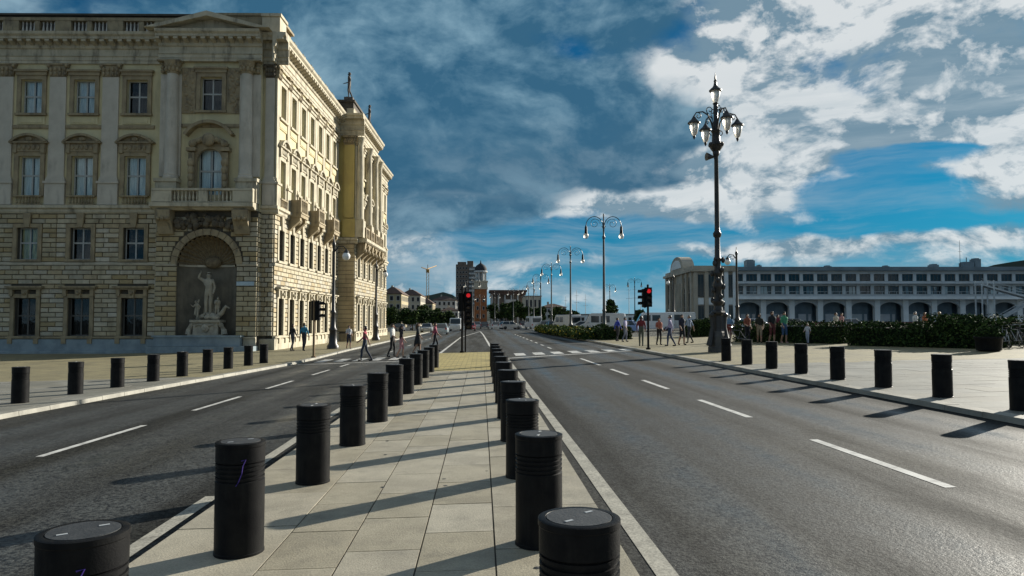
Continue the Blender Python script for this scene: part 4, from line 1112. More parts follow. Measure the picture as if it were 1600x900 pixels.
def far_window(w, h, parent, loc, rz=0.0):
    k = (w, h)
    if k not in WIN:
        q = MB(); q.box(-w/2-.12, -w/2, -.10, .05, -.12, h+.12); q.box(w/2, w/2+.12, -.10, .05, -.12, h+.12); q.box(-w/2, w/2, -.10, .05, h, h+.14); q.box(-w/2, w/2, -.14, .05, -.14, 0)
        p = MB(); p.box(-w/2, w/2, -.05, .04, 0, h)
        WIN[k] = (q.mesh('window', MAT['far_white']), p.mesh('pane', MAT['dark_room']))
    o = put('window', WIN[k][0], parent, loc, rz); put('pane', WIN[k][1], o)
def house(name, label, xl, xr, ytop, dist, depth, m_, roof='hip', rows=3, cols_=4, scols=3, cat='building', group=None):
    a, b_ = side_at(xl, dist), side_at(xr, dist); w = b_-a
    zt = at(700, ytop, dist).z; z0 = gz(-25 if a < 0 else 0)
    o = empty(name, (a, dist, z0), 0, label, cat, group); h = zt-z0
    rh = 0 if roof == 'flat' else min(2.4, h*.2); wh = h-rh
    q = MB(); q.box(0, w, 0, depth, -.3, wh); q.build('wall', MAT[m_], o)
    q = MB()
    if roof == 'flat': q.box(-.25, w+.25, -.25, depth+.25, wh, wh+.35)
    else:
        q.box(-.35, w+.35, -.35, depth+.35, wh, wh+.22); e = min(w, depth)*.42
        q.add([(-.3, -.3, wh+.22), (w+.3, -.3, wh+.22), (w+.3, depth+.3, wh+.22), (-.3, depth+.3, wh+.22), (e, e, h), (w-e, e, h), (w-e, depth-e, h), (e, depth-e, h)], [(0, 1, 5, 4), (1, 2, 6, 5), (2, 3, 7, 6), (3, 0, 4, 7), (4, 5, 6, 7)])
    ro = q.build('roof', MAT['far_roof' if roof != 'flat' else 'far_grey'], o)
    if roof != 'flat':
        q = MB(); q.box(w*.3, w*.3+.7, depth*.4, depth*.4+.7, wh, h+.8); q.build('chimney', MAT['far_cream'], ro)
    fh = wh/rows; ww, hh = min(1.2, w/cols_*.45), fh*.52
    for r_ in range(rows):
        for c in range(cols_): far_window(round(ww, 2), round(hh, 2), o, ((c+.5)*w/cols_, -.03, r_*fh+fh*.24))
        for c in range(scols): far_window(round(ww, 2), round(hh, 2), o, (w+.03, (c+.5)*depth/scols, r_*fh+fh*.24), PI/2)
    return o
house('town_house', 'ochre town house with dark hipped roof just beyond the palace', 596, 627, 448, 235, 22, 'far_ochre', rows=4, cols_=3, scols=6)
house('town_house', 'cream town house with rows of shuttered windows beyond the ochre house', 625, 657, 452, 275, 24, 'far_cream', rows=4, cols_=4, scols=5)
house('town_house', 'low ochre house with wide front below the crane', 652, 676, 466, 330, 20, 'far_ochre', rows=3, cols_=3)
house('town_house', 'white town house with tiled roof between the crane and the tower block', 676, 712, 462, 360, 22, 'far_white', rows=4, cols_=5)
house('town_house', 'small white house low on the slope left of the tower block', 690, 716, 480, 300, 16, 'far_white', rows=2, cols_=4)
# tower block
tw = empty('tower_block', (side_at(712, 520), 520, 0), 0, 'tall brown grey apartment tower block rising above the town', 'building')
TW = side_at(744, 520)-side_at(712, 520); TH = at(700, 413, 520).z
q = MB(); q.box(0, TW*.62, 0, 16, 0, TH); q.build('wall', MAT['far_brown'], tw); q = MB(); q.box(TW*.62+.02, TW, 1.5, 15, 0, TH-1.5); q.build('wall', MAT['far_grey'], tw)
q = MB(); q.box(1.2, TW*.5, 2, 12, TH, TH+2.0); q.box(TW*.55, TW*.85, 3, 9, TH-1.4, TH+2.8); q.build('roof_house', MAT['far_brown'], tw)
for r_ in range(13):
    for c in range(4): far_window(1.1, 1.4, tw, (1.2+c*2.15, -.03, 1.6+r_*3.1))
    q = MB(); q.box(TW*.64, TW+.9, .3, 1.45, 1.0+r_*3.1, 2.1+r_*3.1); q.box(TW*.64, TW+.9, -.1, 1.45, .8+r_*3.1, 1.0+r_*3.1); q.build('balcony', MAT['far_white'], tw)
# brick bell tower with dome
bt = empty('bell_tower', (side_at(751, 380), 380, 0), 0, 'brick bell tower with arched belfry and dark dome', 'tower')
def zy(y, d=380): return at(700, y, d).z
q = MB(); q.box(-3.3, 3.3, -3.3, 3.3, 0, zy(452)); q.build('shaft', MAT['far_rust'], bt)
q = MB(); q.box(-3.7, 3.7, -3.7, 3.7, zy(452), zy(449)); q.box(-3.5, 3.5, -3.5, 3.5, zy(449), zy(441)); q.box(-3.8, 3.8, -3.8, 3.8, zy(441), zy(439)); q.build('cornice', MAT['far_cream'], bt)
q = MB()
for k in range(8):
    a = 2*PI*(k+.5)/8; q.box(2.7*math.cos(a)-.5, 2.7*math.cos(a)+.5, 2.7*math.sin(a)-.5, 2.7*math.sin(a)+.5, zy(439), zy(426))
q.lathe([(1.9, zy(439)), (1.9, zy(426))], 0, 0, 8); q.lathe([(3.4, zy(426)), (3.7, zy(425)), (3.4, zy(423))], 0, 0, 16); q.build('belfry', MAT['far_white'], bt)
q = MB(); q.lathe([(3.3, zy(423)), (3.2, zy(419)), (2.4, zy(415)), (1.2, zy(412.5)), (.4, zy(411)), (.3, zy(409)), (.05, zy(406))], 0, 0, 16); q.build('dome', MAT['dome_dark'], bt, True)
for r_ in range(3):
    for x in (-1.6, 1.6): far_window(1.0, 1.8, bt, (x, -3.33, 3+r_*4.2))
q = MB(); q.box(-9, -3.4, 2, 30, 0, zy(478)); q.build('hall_wing', MAT['far_brown'], bt)
# columned hall
ch = empty('columned_hall', (side_at(766, 330), 330, 0), 0, 'dark hall with pale columns and flat overhanging roof', 'building')
CW = side_at(822, 330)-side_at(766, 330); CH = at(700, 453, 330).z
q = MB(); q.box(.3, CW-.3, 1.2, 22, 0, CH-.8); q.build('wall', MAT['far_brown'], ch)
q = MB(); q.box(-.5, CW+.5, -.8, 23, CH-.8, CH); q.box(0, CW, -.3, 1.3, CH-2.2, CH-.8); q.build('roof', MAT['far_roof'], ch)
for k in range(6):
    q = MB(); x = .8+k*(CW-1.6)/5; q.box(x-.45, x+.45, -.1, .9, 0, .5); q.lathe([(.42, .5), (.40, CH*.5), (.34, CH-2.6), (.5, CH-2.2)], x, .4, 10); q.build('column', MAT['far_white'], ch)
for k in range(5):
    for z in (1.5, 6.0): far_window(1.3, 2.6, ch, (.8+(k+.5)*(CW-1.6)/5, 1.17, z))
q = MB(); q.box(CW*.42, CW*.72, -.5, -.32, CH*.62, CH*.72); q.build('name_board', MAT['far_white'], ch)
house('market_hall', 'low hall with dark green roof edge beside the columned hall', 820, 846, 463, 300, 18, 'far_cream', 'flat', 2, 4, 2)
house('harbour_house', 'white harbour building behind the double armed lamps', 846, 884, 474, 260, 16, 'far_white', 'hip', 3, 5, 2)
house('harbour_shed', 'pale blue grey harbour shed between the flower bed and the terminal', 905, 1000, 492, 230, 14, 'terminal_pale', 'flat', 1, 9, 2)
# hills
def ridge(name, dist, pts, m_):
    q = MB(); vs = []
    for x, y in pts:
        p = at(x, y, dist); vs += [(p.x, dist, -3), (p.x, dist+60, p.z), (p.x, dist+500, p.z*.6)]
    n = len(pts)
    q.add(vs, [(3*i+j, 3*i+3+j, 3*i+4+j, 3*i+1+j) for i in range(n-1) for j in range(2)])
    return tag(q.build(name, MAT[m_], None, True), kind='structure')
mat('hill_green', (0.035, 0.055, 0.045), (0.055, 0.07, 0.05), 0.95, 0.02, coords='World')
rr = random.Random(5)
ridge('hill', 1500, [(x, y+rr.uniform(-1.5, 1.5)) for x, y in ((200, 470), (400, 466), (560, 465), (610, 462), (640, 462), (670, 458), (690, 456), (705, 459), (720, 468), (740, 476), (780, 482), (840, 487), (900, 491), (960, 496))], 'hill_green')
ridge('hill', 1700, [(1500, 490), (1540, 428), (1560, 417), (1580, 411), (1610, 406), (1680, 396), (1800, 388), (2000, 384)], 'hill_green')
# crane
cr = empty('tower_crane', at(668, 500, 450), 0, 'slender yellow construction crane over the roofs', 'crane'); cr.location.z = 0
mat('crane_yellow', (0.42, 0.24, 0.05), (0.30, 0.18, 0.05), 0.6, 1.0)
ct = at(668, 421, 450).z
for nm, seg in (('mast', ((0, 0, 0), (0, 0, ct))),):
    q = MB()
    for dx_ in (-.7, .7):
        for dy_ in (-.7, .7): q.tube([(dx_, dy_, 0), (dx_, dy_, ct)], .13, 5)
    z = 0
    while z < ct-2: q.tube([(-.7, -.7, z), (.7, -.7, z+2)], .07, 4); q.tube([(.7, .7, z), (.7, -.7, z+2)], .07, 4); z += 2
    q.build('mast', MAT['crane_yellow'], cr)
q = MB(); q.tube([(-1, 0, ct), (4, 22, ct+4)], .3, 5); q.tube([(0, 0, ct), (-3.5, -4, ct+1)], .3, 5); q.tube([(0, 0, ct), (0, 0, ct+3)], .2, 5); q.box(-1, 1, -1, 1, ct-2, ct); q.build('jib', MAT['crane_yellow'], cr)
# ship masts in the harbour
for i, (x, yt, d) in enumerate(((812, 446, 420), (838, 432, 430), (884, 462, 300), (901, 452, 300), (915, 460, 320), (983, 441, 260), (992, 440, 280), (1001, 452, 300))):
    p = at(x, 500, d); zt = at(x, yt, d).z
    t_ = empty('ship_mast', (p.x, d, .3), 0, 'thin sailing boat mast with crosstrees rising over the harbour', 'mast', 'boat masts in the harbour')
    q = MB(); q.tube([(0, 0, 0), (0, 0, zt-.3)], [.16, .07], 6); q.build('pole', MAT['steel_pale'], t_)
    q = MB(); q.tube([(-1.1, 0, zt*.6), (1.1, 0, zt*.6)], .06, 5); q.tube([(-.8, 0, zt*.8), (.8, 0, zt*.8)], .05, 5); q.build('crosstree', MAT['steel_pale'], t_)
# ------------------------------------------------------------------ bollards
mat('graffiti', (0.05, 0.02, 0.22), None, 0.6)
mat('handle_mark', (0.45, 0.47, 0.48), None, 0.5)
mat('bollard_lid', (0.03, 0.033, 0.036), (0.05, 0.053, 0.056), 0.6, 12.0, 0.2, 60)
BR, BH = 0.186, 0.865
q = MB(); q.lathe([(BR+.004, 0), (BR+.004, .02), (BR, .024), (BR, BH-.300), (BR-.011, BH-.292), (BR-.011, BH-.158), (BR, BH-.150), (BR, BH-.035), (BR+.004, BH-.03), (BR+.004, BH-.004), (BR-.006, BH), (BR-.03, BH), (BR-.034, BH-.006), (.001, BH-.006)], 0, 0, 40)
m_body = q.mesh('body', MAT['black_metal'], True)
rings = []
for z in (BH-.17, BH-.205, BH-.24, BH-.275):
    q = MB(); q.lathe([(BR-.013, z-.011), (BR-.001, z-.008), (BR-.001, z+.008), (BR-.013, z+.011)], 0, 0, 40); rings.append(q.mesh('ring', MAT['black_metal'], True))
q = MB(); q.lathe([(BR-.036, BH-.008), (BR-.036, BH+.001), (.001, BH+.003)], 0, 0, 36); m_lid = q.mesh('lid', MAT['bollard_lid'], True)
q = MB(); q.box(-.022, .022, -.008, .008, 0, .0022); m_slot = q.mesh('lifting_slot', MAT['handle_mark'])
def bollard(p, label, group, turn):
    o = empty('bollard', p, turn, label, 'bollard', group)
    o.rotation_euler[0], o.rotation_euler[1] = random.uniform(-.007, .007), random.uniform(-.007, .007)
    put('body', m_body, o); l = put('lid', m_lid, o)
    put('lifting_slot', m_slot, l, (.055, .07, BH+.0025), .6); put('lifting_slot', m_slot, l, (-.055, -.075, BH+.0025), .6)
    for m_ in rings: put('ring', m_, o)
    return o
SPC = 2.43
nb_ = 0
for i in range(11):
    y = 3.38+SPC*i
    x = -1.91+.010*i if i else -1.80
    a = bollard((x, y, gz(x)+MU), 'black steel bollard on the island edge facing the palace', 'island bollards on the palace side', 0.3*i)
    if i in (0, 1):
        a['label'] = ('black steel island bollard with purple scribble over its top rings', 'black steel island bollard with a thin purple scribble below its rings')[i]
        q = MB(); pts = [(BR*1.01*math.cos(t), BR*1.01*math.sin(t), z) for t, z in ((-1.22, .74), (-1.05, .745), (-1.16, .70), (-1.20, .64), (-1.32, .58), (-1.42, .55))]
        g_ = MB(); g_.tube(pts, .0042, 5); go = g_.build('graffiti_squiggle', MAT['graffiti'], a); a.rotation_euler = (0, 0, 0)
    if i < 12:
        x = .455+.006*i
        bollard((x, y-.05, gz(x)+MU), 'black steel bollard on the island edge facing the sea side carriageway', 'island bollards on the sea side', 0.5*i)
for (a, b_) in ((-11.12, 17.9), (-10.92, 19.9), (-10.78, 21.85), (-10.66, 23.9), (-10.55, 25.9), (-10.42, 27.9), (-10.3, 29.8), (-10.1, 31.7), (-9.98, 33.5), (-11.3, 15.9)):
    bollard((a, b_, gz(a)+UP), 'black steel bollard on the pavement before the palace', 'bollards before the palace', b_)
for i in range(9):
    y = 9.95+2.145*i; x = 9.36
    bollard((x, y, gz(x)+UP), 'black steel bollard on the pavement before the hedges', 'bollards on the sea side pavement', y)

# ------------------------------------------------------------------ lamps
mat('lamp_glass', (0.92, 0.88, 0.80), (0.84, 0.80, 0.72), 0.45, 4.0)
MAT['lamp_glass'].node_tree.nodes['Principled BSDF'].inputs['Transmission Weight'].default_value = 0.75
mat('lamp_white', (0.80, 0.80, 0.78), None, 0.25)
mat('lamp_iron', (0.016, 0.016, 0.017), (0.028, 0.026, 0.024), 0.4, 5.0, 0.2, 40)
mat('lamp_base_stone', (0.07, 0.068, 0.063), (0.045, 0.044, 0.042), 0.6, 4.0, 0.3, 30)
mat('pole_grey', (0.06, 0.075, 0.085), (0.045, 0.055, 0.06), 0.45, 3.0)
def helix(c, r0, r1, a0, a1, n, plane=(1, 0, 0)):
    ax = Vector(plane); return [tuple(Vector(c)+ax*((r0+(r1-r0)*i/n)*math.cos(a0+(a1-a0)*i/n))+Vector((0, 0, 1))*((r0+(r1-r0)*i/n)*math.sin(a0+(a1-a0)*i/n))) for i in range(n+1)]
lp = G(1123, 553)
orn = empty('ornate_lamp', (lp.x, lp.y, gz(lp.x)+UP), R(8), 'tall ornate black iron lamp with five lanterns on a flared pedestal', 'street lamp')
q = MB(); q.lathe([(0.521, 0), (0.521, .22), (0.462, .28), (0.437, .75), (0.370, .92), (0.302, 1.0)], 0, 0, 8); q.build('plinth', MAT['lamp_base_stone'], orn)
q = MB(); q.lathe([(0.302, 1.0), (0.277, 1.1), (0.260, 1.5), (0.252, 1.72), (0.336, 1.8), (0.361, 1.88), (0.302, 1.95), (0.218, 2.0)], 0, 0, 8); q.build('pedestal', MAT['lamp_iron'], orn)
for k in range(4):
    a = PI/2*k+.4; q = MB(); q.tube([(.62*math.cos(a), .62*math.sin(a), .3), (.5*math.cos(a), .5*math.sin(a), .7), (.40*math.cos(a), .40*math.sin(a), 1.2), (.42*math.cos(a), .42*math.sin(a), 1.7)], [.12, .10, .07, .09], 7); q.ball((.44*math.cos(a), .44*math.sin(a), 1.75), .12, 8, 6); q.build('scroll_foot', MAT['lamp_iron'], orn, True)
q = MB(); q.lathe([(0.218, 2.0), (0.185, 2.2), (0.252, 2.3), (0.260, 2.42), (0.185, 2.5), (0.160, 2.9), (0.218, 3.05), (0.244, 3.2), (0.185, 3.35), (0.168, 3.6), (0.227, 3.7), (0.235, 3.8), (0.160, 3.95), (0.143, 4.3), (0.193, 4.42), (0.134, 4.55), (0.122, 5.45), (0.185, 5.52), (0.202, 5.66), (0.126, 5.78), (0.118, 6.0), (0.097, 9.35), (0.151, 9.45), (0.168, 9.6), (0.109, 9.75), (0.101, 11.9), (0.143, 11.95), (0.084, 12.0)], 0, 0, 18); q.build('shaft', MAT['lamp_iron'], orn, True)
for k in range(14):
    a = k*2.4; z = 2.3+k*.16; q = MB(); q.ball((.26*math.cos(a), .26*math.sin(a), z), .10, 8, 6, (1, 1, 1.5)); q.build('cast_leaf', MAT['lamp_iron'], orn, True)
def lantern_meshes():
    g_ = MB(); g_.lathe([(.06, -.62), (.13, -.52), (.21, -.22), (.225, 0.0), (.20, .06)], 0, 0, 14)
    c_ = MB(); c_.lathe([(.26, .0), (.29, .03), (.26, .07), (.15, .16), (.10, .24), (.06, .30), (.03, .36)], 0, 0, 14)
    c_.lathe([(.30, -.02), (.30, .03), (.24, .04)], 0, 0, 14)
    f_ = MB(); f_.lathe([(.005, -.80), (.05, -.72), (.07, -.64), (.065, -.60)], 0, 0, 10)
    r_ = MB()
    for k in range(6):
        a = PI/3*k; r_.tube([(.232*math.cos(a), .232*math.sin(a), 0), (.216*math.cos(a), .216*math.sin(a), -.22), (.135*math.cos(a), .135*math.sin(a), -.53)], .011, 4)
    return [('glass', g_.mesh('glass', MAT['lamp_glass'], True)), ('cap', c_.mesh('cap', MAT['lamp_iron'], True)), ('finial', f_.mesh('finial', MAT['lamp_iron'], True)), ('rib', r_.mesh('rib', MAT['lamp_iron']))]
LM = lantern_meshes()
def lantern(parent, loc):
    l = put('lantern', LM[1][1], parent, loc)
    put('glass', LM[0][1], l); put('finial', LM[2][1], l); put('rib', LM[3][1], l)['kind'] = 'stuff'
for k in range(4):
    a = PI/2*k; ax = Vector((math.cos(a), math.sin(a), 0)); q = MB()
    pts = [ax*.1+Vector((0, 0, 10.5)), ax*.22+Vector((0, 0, 11.0)), ax*.40+Vector((0, 0, 11.38)), ax*.66+Vector((0, 0, 11.52)), ax*1.0+Vector((0, 0, 11.46)), ax*1.12+Vector((0, 0, 11.28))]
    q.tube([tuple(p) for p in pts], [.05, .045, .04, .035, .03, .03], 7)
    q.tube(helix((ax.x*.30, ax.y*.30, 11.62), .20, .05, -1.2, 5.6, 26, ax), .022, 5)
    q.tube(helix((ax.x*.90, ax.y*.90, 11.30), .16, .04, 1.6, 7.5, 24, ax), .022, 5)
    q.tube(helix((ax.x*.22, ax.y*.22, 10.55), .15, .04, -1.6, 4.0, 20, ax), .022, 5)
    q.build('arm', MAT['lamp_iron'], orn, True)
    lantern(orn, tuple(ax*1.12+Vector((0, 0, 11.0-.06))))
q = MB(); q.lathe([(.16, 9.6), (.30, 9.8), (.33, 9.95), (.2, 10.1), (.18, 10.5), (.24, 10.6), (.14, 10.7)], 0, 0, 12)
for k in range(8):
    a = PI/4*k; q.ball((.27*math.cos(a), .27*math.sin(a), 9.95), .12, 8, 6)
q.build('arm_collar', MAT['lamp_iron'], orn, True)
lt = put('lantern', LM[1][1], orn, (0, 0, 12.58)); put('glass', LM[0][1], lt); put('finial', LM[2][1], lt)
q = MB(); q.lathe([(.10, 12.8), (.06, 13.0), (.08, 13.05), (.04, 13.15), (.05, 13.2), (.02, 13.35), (.001, 13.5)], 0, 0, 10); q.build('spire', MAT['lamp_iron'], orn, True)
q = MB(); q.lathe([(.05, 0), (.09, .12), (.2, .38)], 0, 0, 10); q.v = [(-.12-z, y, 9.35+x) for x, y, z in q.v]; q.tube([(-.1, 0, 9.3), (0, 0, 9.25)], .05, 6); q.build('loudspeaker_horn', MAT['lamp_iron'], orn, True)

def double_lamp_proto():
    P = {}
    q = MB(); q.lathe([(.34, 0), (.34, .25), (.26, .35), (.22, .9), (.26, 1.0), (.16, 1.15), (.13, 2.2), (.17, 2.3), (.12, 2.45), (.095, 5.0), (.08, 8.1), (.12, 8.15), (.12, 8.3), (.07, 8.4), (.07, 8.95), (.11, 9.0), (.11, 9.12), (.055, 9.2), (.05, 10.0), (.07, 10.05), (.01, 10.2)], 0, 0, 14); P['pole'] = q.mesh('pole', MAT['pole_grey'], True)
    for s_ in (-1, 1):
        ax = (s_, 0, 0); q = MB()
        pts = [(s_*(.07+.02*i*0), 0, 0) for i in range(1)]
        pts = [(s_*(.75-.69*math.cos(t)), 0, 9.15+.78*math.sin(t)) for t in [PI*i/16 for i in range(17)]]
        q.tube(pts, .032, 6)
        q.tube(helix((s_*.72, 0, 9.35), .44, .08, PI, PI-9.5, 40, ax), .02, 5)
        q.tube([(0, 0, 8.95), (s_*.16, 0, 9.15)], .025, 5)
        P['arm%d' % s_] = q.mesh('arm', MAT['pole_grey'], True)
    q = MB(); q.lathe([(.035, .08), (.06, .0), (.10, -.1), (.12, -.55), (.15, -.62)], 0, 0, 12); P['sleeve'] = q.mesh('socket', MAT['black_metal'], True)
    q = MB(); q.lathe([(.14, -.60), (.20, -.72), (.21, -.84), (.15, -.98), (.02, -1.03)], 0, 0, 12); P['globe'] = q.mesh('globe', MAT['lamp_glass'], True)
    return P
DL = double_lamp_proto()
def double_lamp(x, y, label, group, sc=1.0, rz=0.0):
    o = empty('double_lamp', (x, y, gz(x)+UP), rz, label, 'street lamp', group); o.scale = (sc, sc, sc)
    put('pole', DL['pole'], o)
    for s_ in (-1, 1):
        a = put('arm', DL['arm%d' % s_], o)
        k = put('socket', DL['sleeve'], o, (s_*1.44, 0, 9.15)); put('globe', DL['globe'], k)
p = G(937, 532)
double_lamp(9.9, p.y, 'slender lamp with two scrolled arms rising from the flower bed end', 'double armed lamps along the sea side road')
double_lamp(10.35, 82.8, 'slender lamp with two scrolled arms, next after the one at the flower bed end', 'double armed lamps along the sea side road')
double_lamp(10.5, 107, 'slender lamp with two scrolled arms, third in the row along the road', 'double armed lamps along the sea side road')
for px_, d in ((845, 131), (834, 155), (826, 178), (802, 190), (773, 215), (750, 232)):
    double_lamp(side_at(px_, d), d, 'far slender lamp with two scrolled arms where the road recedes to the town', 'double armed lamps along the sea side road')
double_lamp(side_at(738, 140), 140, 'slender double armed lamp on the median before the tower block', 'double armed lamps along the sea side road')
for px_, d in ((992, 150), (953, 175)): double_lamp(side_at(px_, d), d, 'double armed lamp standing on the quay behind the parked vans', 'double armed lamps on the quay')
def arm_lamp(x, y, label, s_=1, h=7.8, group='single globe lamps'):
    o = empty('globe_lamp', (x, y, gz(x)+UP), 0, label, 'street lamp', group)
    q = MB(); q.lathe([(.42, 0), (.42, .2), (.3, .35), (.24, 1.2), (.3, 1.3), (.18, 1.5), (.15, 2.4), (.2, 2.5), (.12, 2.7), (.09, h-.8), (.13, h-.7), (.13, h-.5), (.05, h-.4), (.02, h)], 0, 0, 12); q.build('pole', MAT['lamp_iron'], o, True)
    q = MB(); q.tube([(0, 0, h-1.2), (s_*.3, 0, h-.75), (s_*.65, 0, h-.72), (s_*.85, 0, h-.95)], .04, 6); q.tube(helix((s_*.36, 0, h-1.05), .24, .06, 0, 6.5, 24, (s_, 0, 0)), .025, 5); q.build('arm', MAT['lamp_iron'], o, True)
    q = MB(); q.lathe([(.05, .0), (.16, -.12), (.2, -.22), (.05, -.24)], s_*.85, 0, 12, cz=h-.95); sc_ = q.build('cap', MAT['lamp_iron'], o, True)
    q = MB(); q.ball((s_*.85, 0, h-1.42), .28, 14, 10); q.build('globe', MAT['lamp_white'], o, True)
p = G(520, 545, UP); arm_lamp(p.x, p.y, 'black globe lamp on the pavement beside the palace facade')
p = G(587, 532, UP); arm_lamp(p.x, p.y, 'black globe lamp beyond the projecting middle of the palace')
arm_lamp(side_at(1152, 66), 66, 'black globe lamp rising behind the hedges by the terminal', -1, 8.1)
arm_lamp(side_at(1053, 104), 104, 'black globe lamp before the round gabled terminal end', -1, 8.1)

# ------------------------------------------------------------------ traffic lights
mat('signal_red', (0.5, 0.01, 0.01), None, 0.3, emit=((1.0, 0.03, 0.04), 0.28))
mat('signal_dim', (0.03, 0.02, 0.02), None, 0.3)
mat('pole_ochre', (0.26, 0.17, 0.08), (0.14, 0.09, 0.05), 0.7, 3.0)
def signal_head(parent, loc, rz, lit):
    q = MB(); q.box(-.17, .17, -.10, .12, 0, .98); q.box(-.20, .20, .02, .05, -.03, 1.01)
    h = q.build('signal_head', MAT['black_metal'], parent); h.location = loc; h.rotation_euler = (0, 0, rz)
    for k in range(3):
        z = .17+.32*k
        q = MB(); q.lathe([(.001, .02), (.08, .015), (.115, 0)], 0, 0, 14); q.v = [(x, -.10-c, z+y) for x, y, c in q.v]; q.build('lens', MAT['signal_red' if (lit and k == 2) else 'signal_dim'], h, True)
        q = MB(); q.lathe([(.13, 0), (.13, .22)], 0, 0, 12, a0=-.2, a1=PI+.2); q.v = [(x, -.10-c, z+y) for x, y, c in q.v]; q.build('visor', MAT['black_metal'], h)
def traffic_light(p, label, heads, h, pole='black_metal', up=UP):
    o = empty('traffic_light', (p.x, p.y, gz(p.x)+up), 0, label, 'traffic light', 'traffic lights at the crossing')
    q = MB(); q.lathe([(.13, 0), (.13, .08), (.062, .1), (.06, h), (.02, h+.03)], 0, 0, 12); q.build('pole', MAT[pole], o, True)
    for loc, rz, lit in heads: signal_head(o, loc, rz, lit)
    return o
traffic_light(G(490, 559, UP), 'traffic light seen from behind at the palace side crossing', [((.02, .18, 1.95), PI, False), ((.2, 0, 1.95), PI/2, False)], 2.95, 'pole_ochre')
traffic_light(G(722, 551, MU), 'traffic light at the island end showing red', [((.34, -.06, 2.35), 0, True), ((-.02, .17, 2.3), PI, False), ((.34, -.06, 1.3), 0, False)], 3.65, up=MU)
mt = G(727, 551, MU); q = MB(); q.lathe([(.06, 0), (.045, .05), (.04, 3.6)], 0, 0, 10); sg = empty('sign_post', (mt.x, mt.y+.3, gz(mt.x)+MU), 0, 'thin black post beside the island traffic light', 'post'); q.build('post', MAT['black_metal'], sg)
q = MB(); q.lathe([(.001, 0), (.28, 0), (.28, .02), (.001, .02)], 0, 0, 18); q.v = [(x, c-.06, 3.1+y) for x, y, c in q.v]; q.build('round_plate', MAT['black_metal'], sg)
traffic_light(G(1013, 546, UP), 'traffic light on the sea side kerb showing red', [((0, -.14, 2.3), 0, True), ((-.2, .02, 2.25), -PI/2, False)], 3.45)

# ------------------------------------------------------------------ vegetation
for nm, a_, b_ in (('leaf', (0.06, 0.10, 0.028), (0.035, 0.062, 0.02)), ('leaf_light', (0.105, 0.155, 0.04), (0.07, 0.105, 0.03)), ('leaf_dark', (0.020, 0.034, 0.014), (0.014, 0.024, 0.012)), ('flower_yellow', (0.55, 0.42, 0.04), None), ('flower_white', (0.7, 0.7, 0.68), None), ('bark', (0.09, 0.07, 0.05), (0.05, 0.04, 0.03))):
    mat(nm, a_, b_, 0.75 if 'leaf' in nm else 0.8, 1.5, spec=0.08)
LEAF = [MAT['leaf'], MAT['leaf_light'], MAT['leaf_dark'], MAT['flower_yellow'], MAT['flower_white']]
def leaves(b, pts, size, rng, mixw=(5, 3, 3)):
    for p in pts:
        d = Vector((rng.gauss(0, 1), rng.gauss(0, 1), rng.gauss(0, .8))).normalized(); e = d.cross(Vector((rng.gauss(0, 1), rng.gauss(0, 1), rng.gauss(0, 1)))).normalized()
        s_ = size*rng.uniform(.6, 1.35); p = Vector(p); b.cur = rng.choices(range(len(mixw)), mixw)[0]
        b.add([tuple(p-d*s_), tuple(p+e*s_*.45), tuple(p+d*s_), tuple(p-e*s_*.45)], [(0, 1, 2, 3)])
def tree(px_, dist, ytop, wpx, label, conical=False, leaf=.34, n=2600, group='trees', xoff=0):
    rng = random.Random(int(px_*7+dist)); x = side_at(px_, dist); zt = at(px_, ytop, dist).z; z0 = gz(x); h = zt-z0; r_ = wpx/FPX*dist/2
    o = empty('tree', (x, dist, z0), 0, label, 'tree', group)
    q = MB(); tr = max(.12, h*.022)
    q.tube([(0, 0, 0), (rng.uniform(-.1, .1), 0, h*.25), (rng.uniform(-.3, .3), rng.uniform(-.2, .2), h*.5), (0, 0, h*.8)], [tr*1.4, tr, tr*.7, tr*.2], 8)
    lobes = []
    for k in range(10 if not conical else 5):
        a = rng.uniform(0, 6.28)
        if conical: c = Vector((rng.uniform(-.1, .1), rng.uniform(-.1, .1), h*(.25+.15*k))); rr_ = r_*(1.0-.17*k)
        else: c = Vector((math.cos(a)*r_*rng.uniform(.15, .7), math.sin(a)*r_*rng.uniform(.15, .7), h*rng.uniform(.34, .82))); rr_ = r_*rng.uniform(.42, .66)
        lobes.append((c, rr_)); q.tube([(0, 0, h*.35), tuple(c*.6+Vector((0, 0, h*.15))), tuple(c)], [tr*.6, tr*.4, tr*.15], 5)
    q.build('trunk', MAT['bark'], o)
    b = MB(); pts = []
    for k in range(n):
        c, rr_ = rng.choice(lobes); d = Vector((rng.gauss(0, 1), rng.gauss(0, 1), rng.gauss(0, 1))).normalized()*rr_*rng.uniform(.45, 1.08); d.z *= .85
        p = c+d
        if p.z > h: p.z = h-rng.random()*.3
        pts.append(tuple(p))
    leaves(b, pts, leaf, rng, (4, 1.5, 5)); b.build('crown', LEAF, o)
    return o
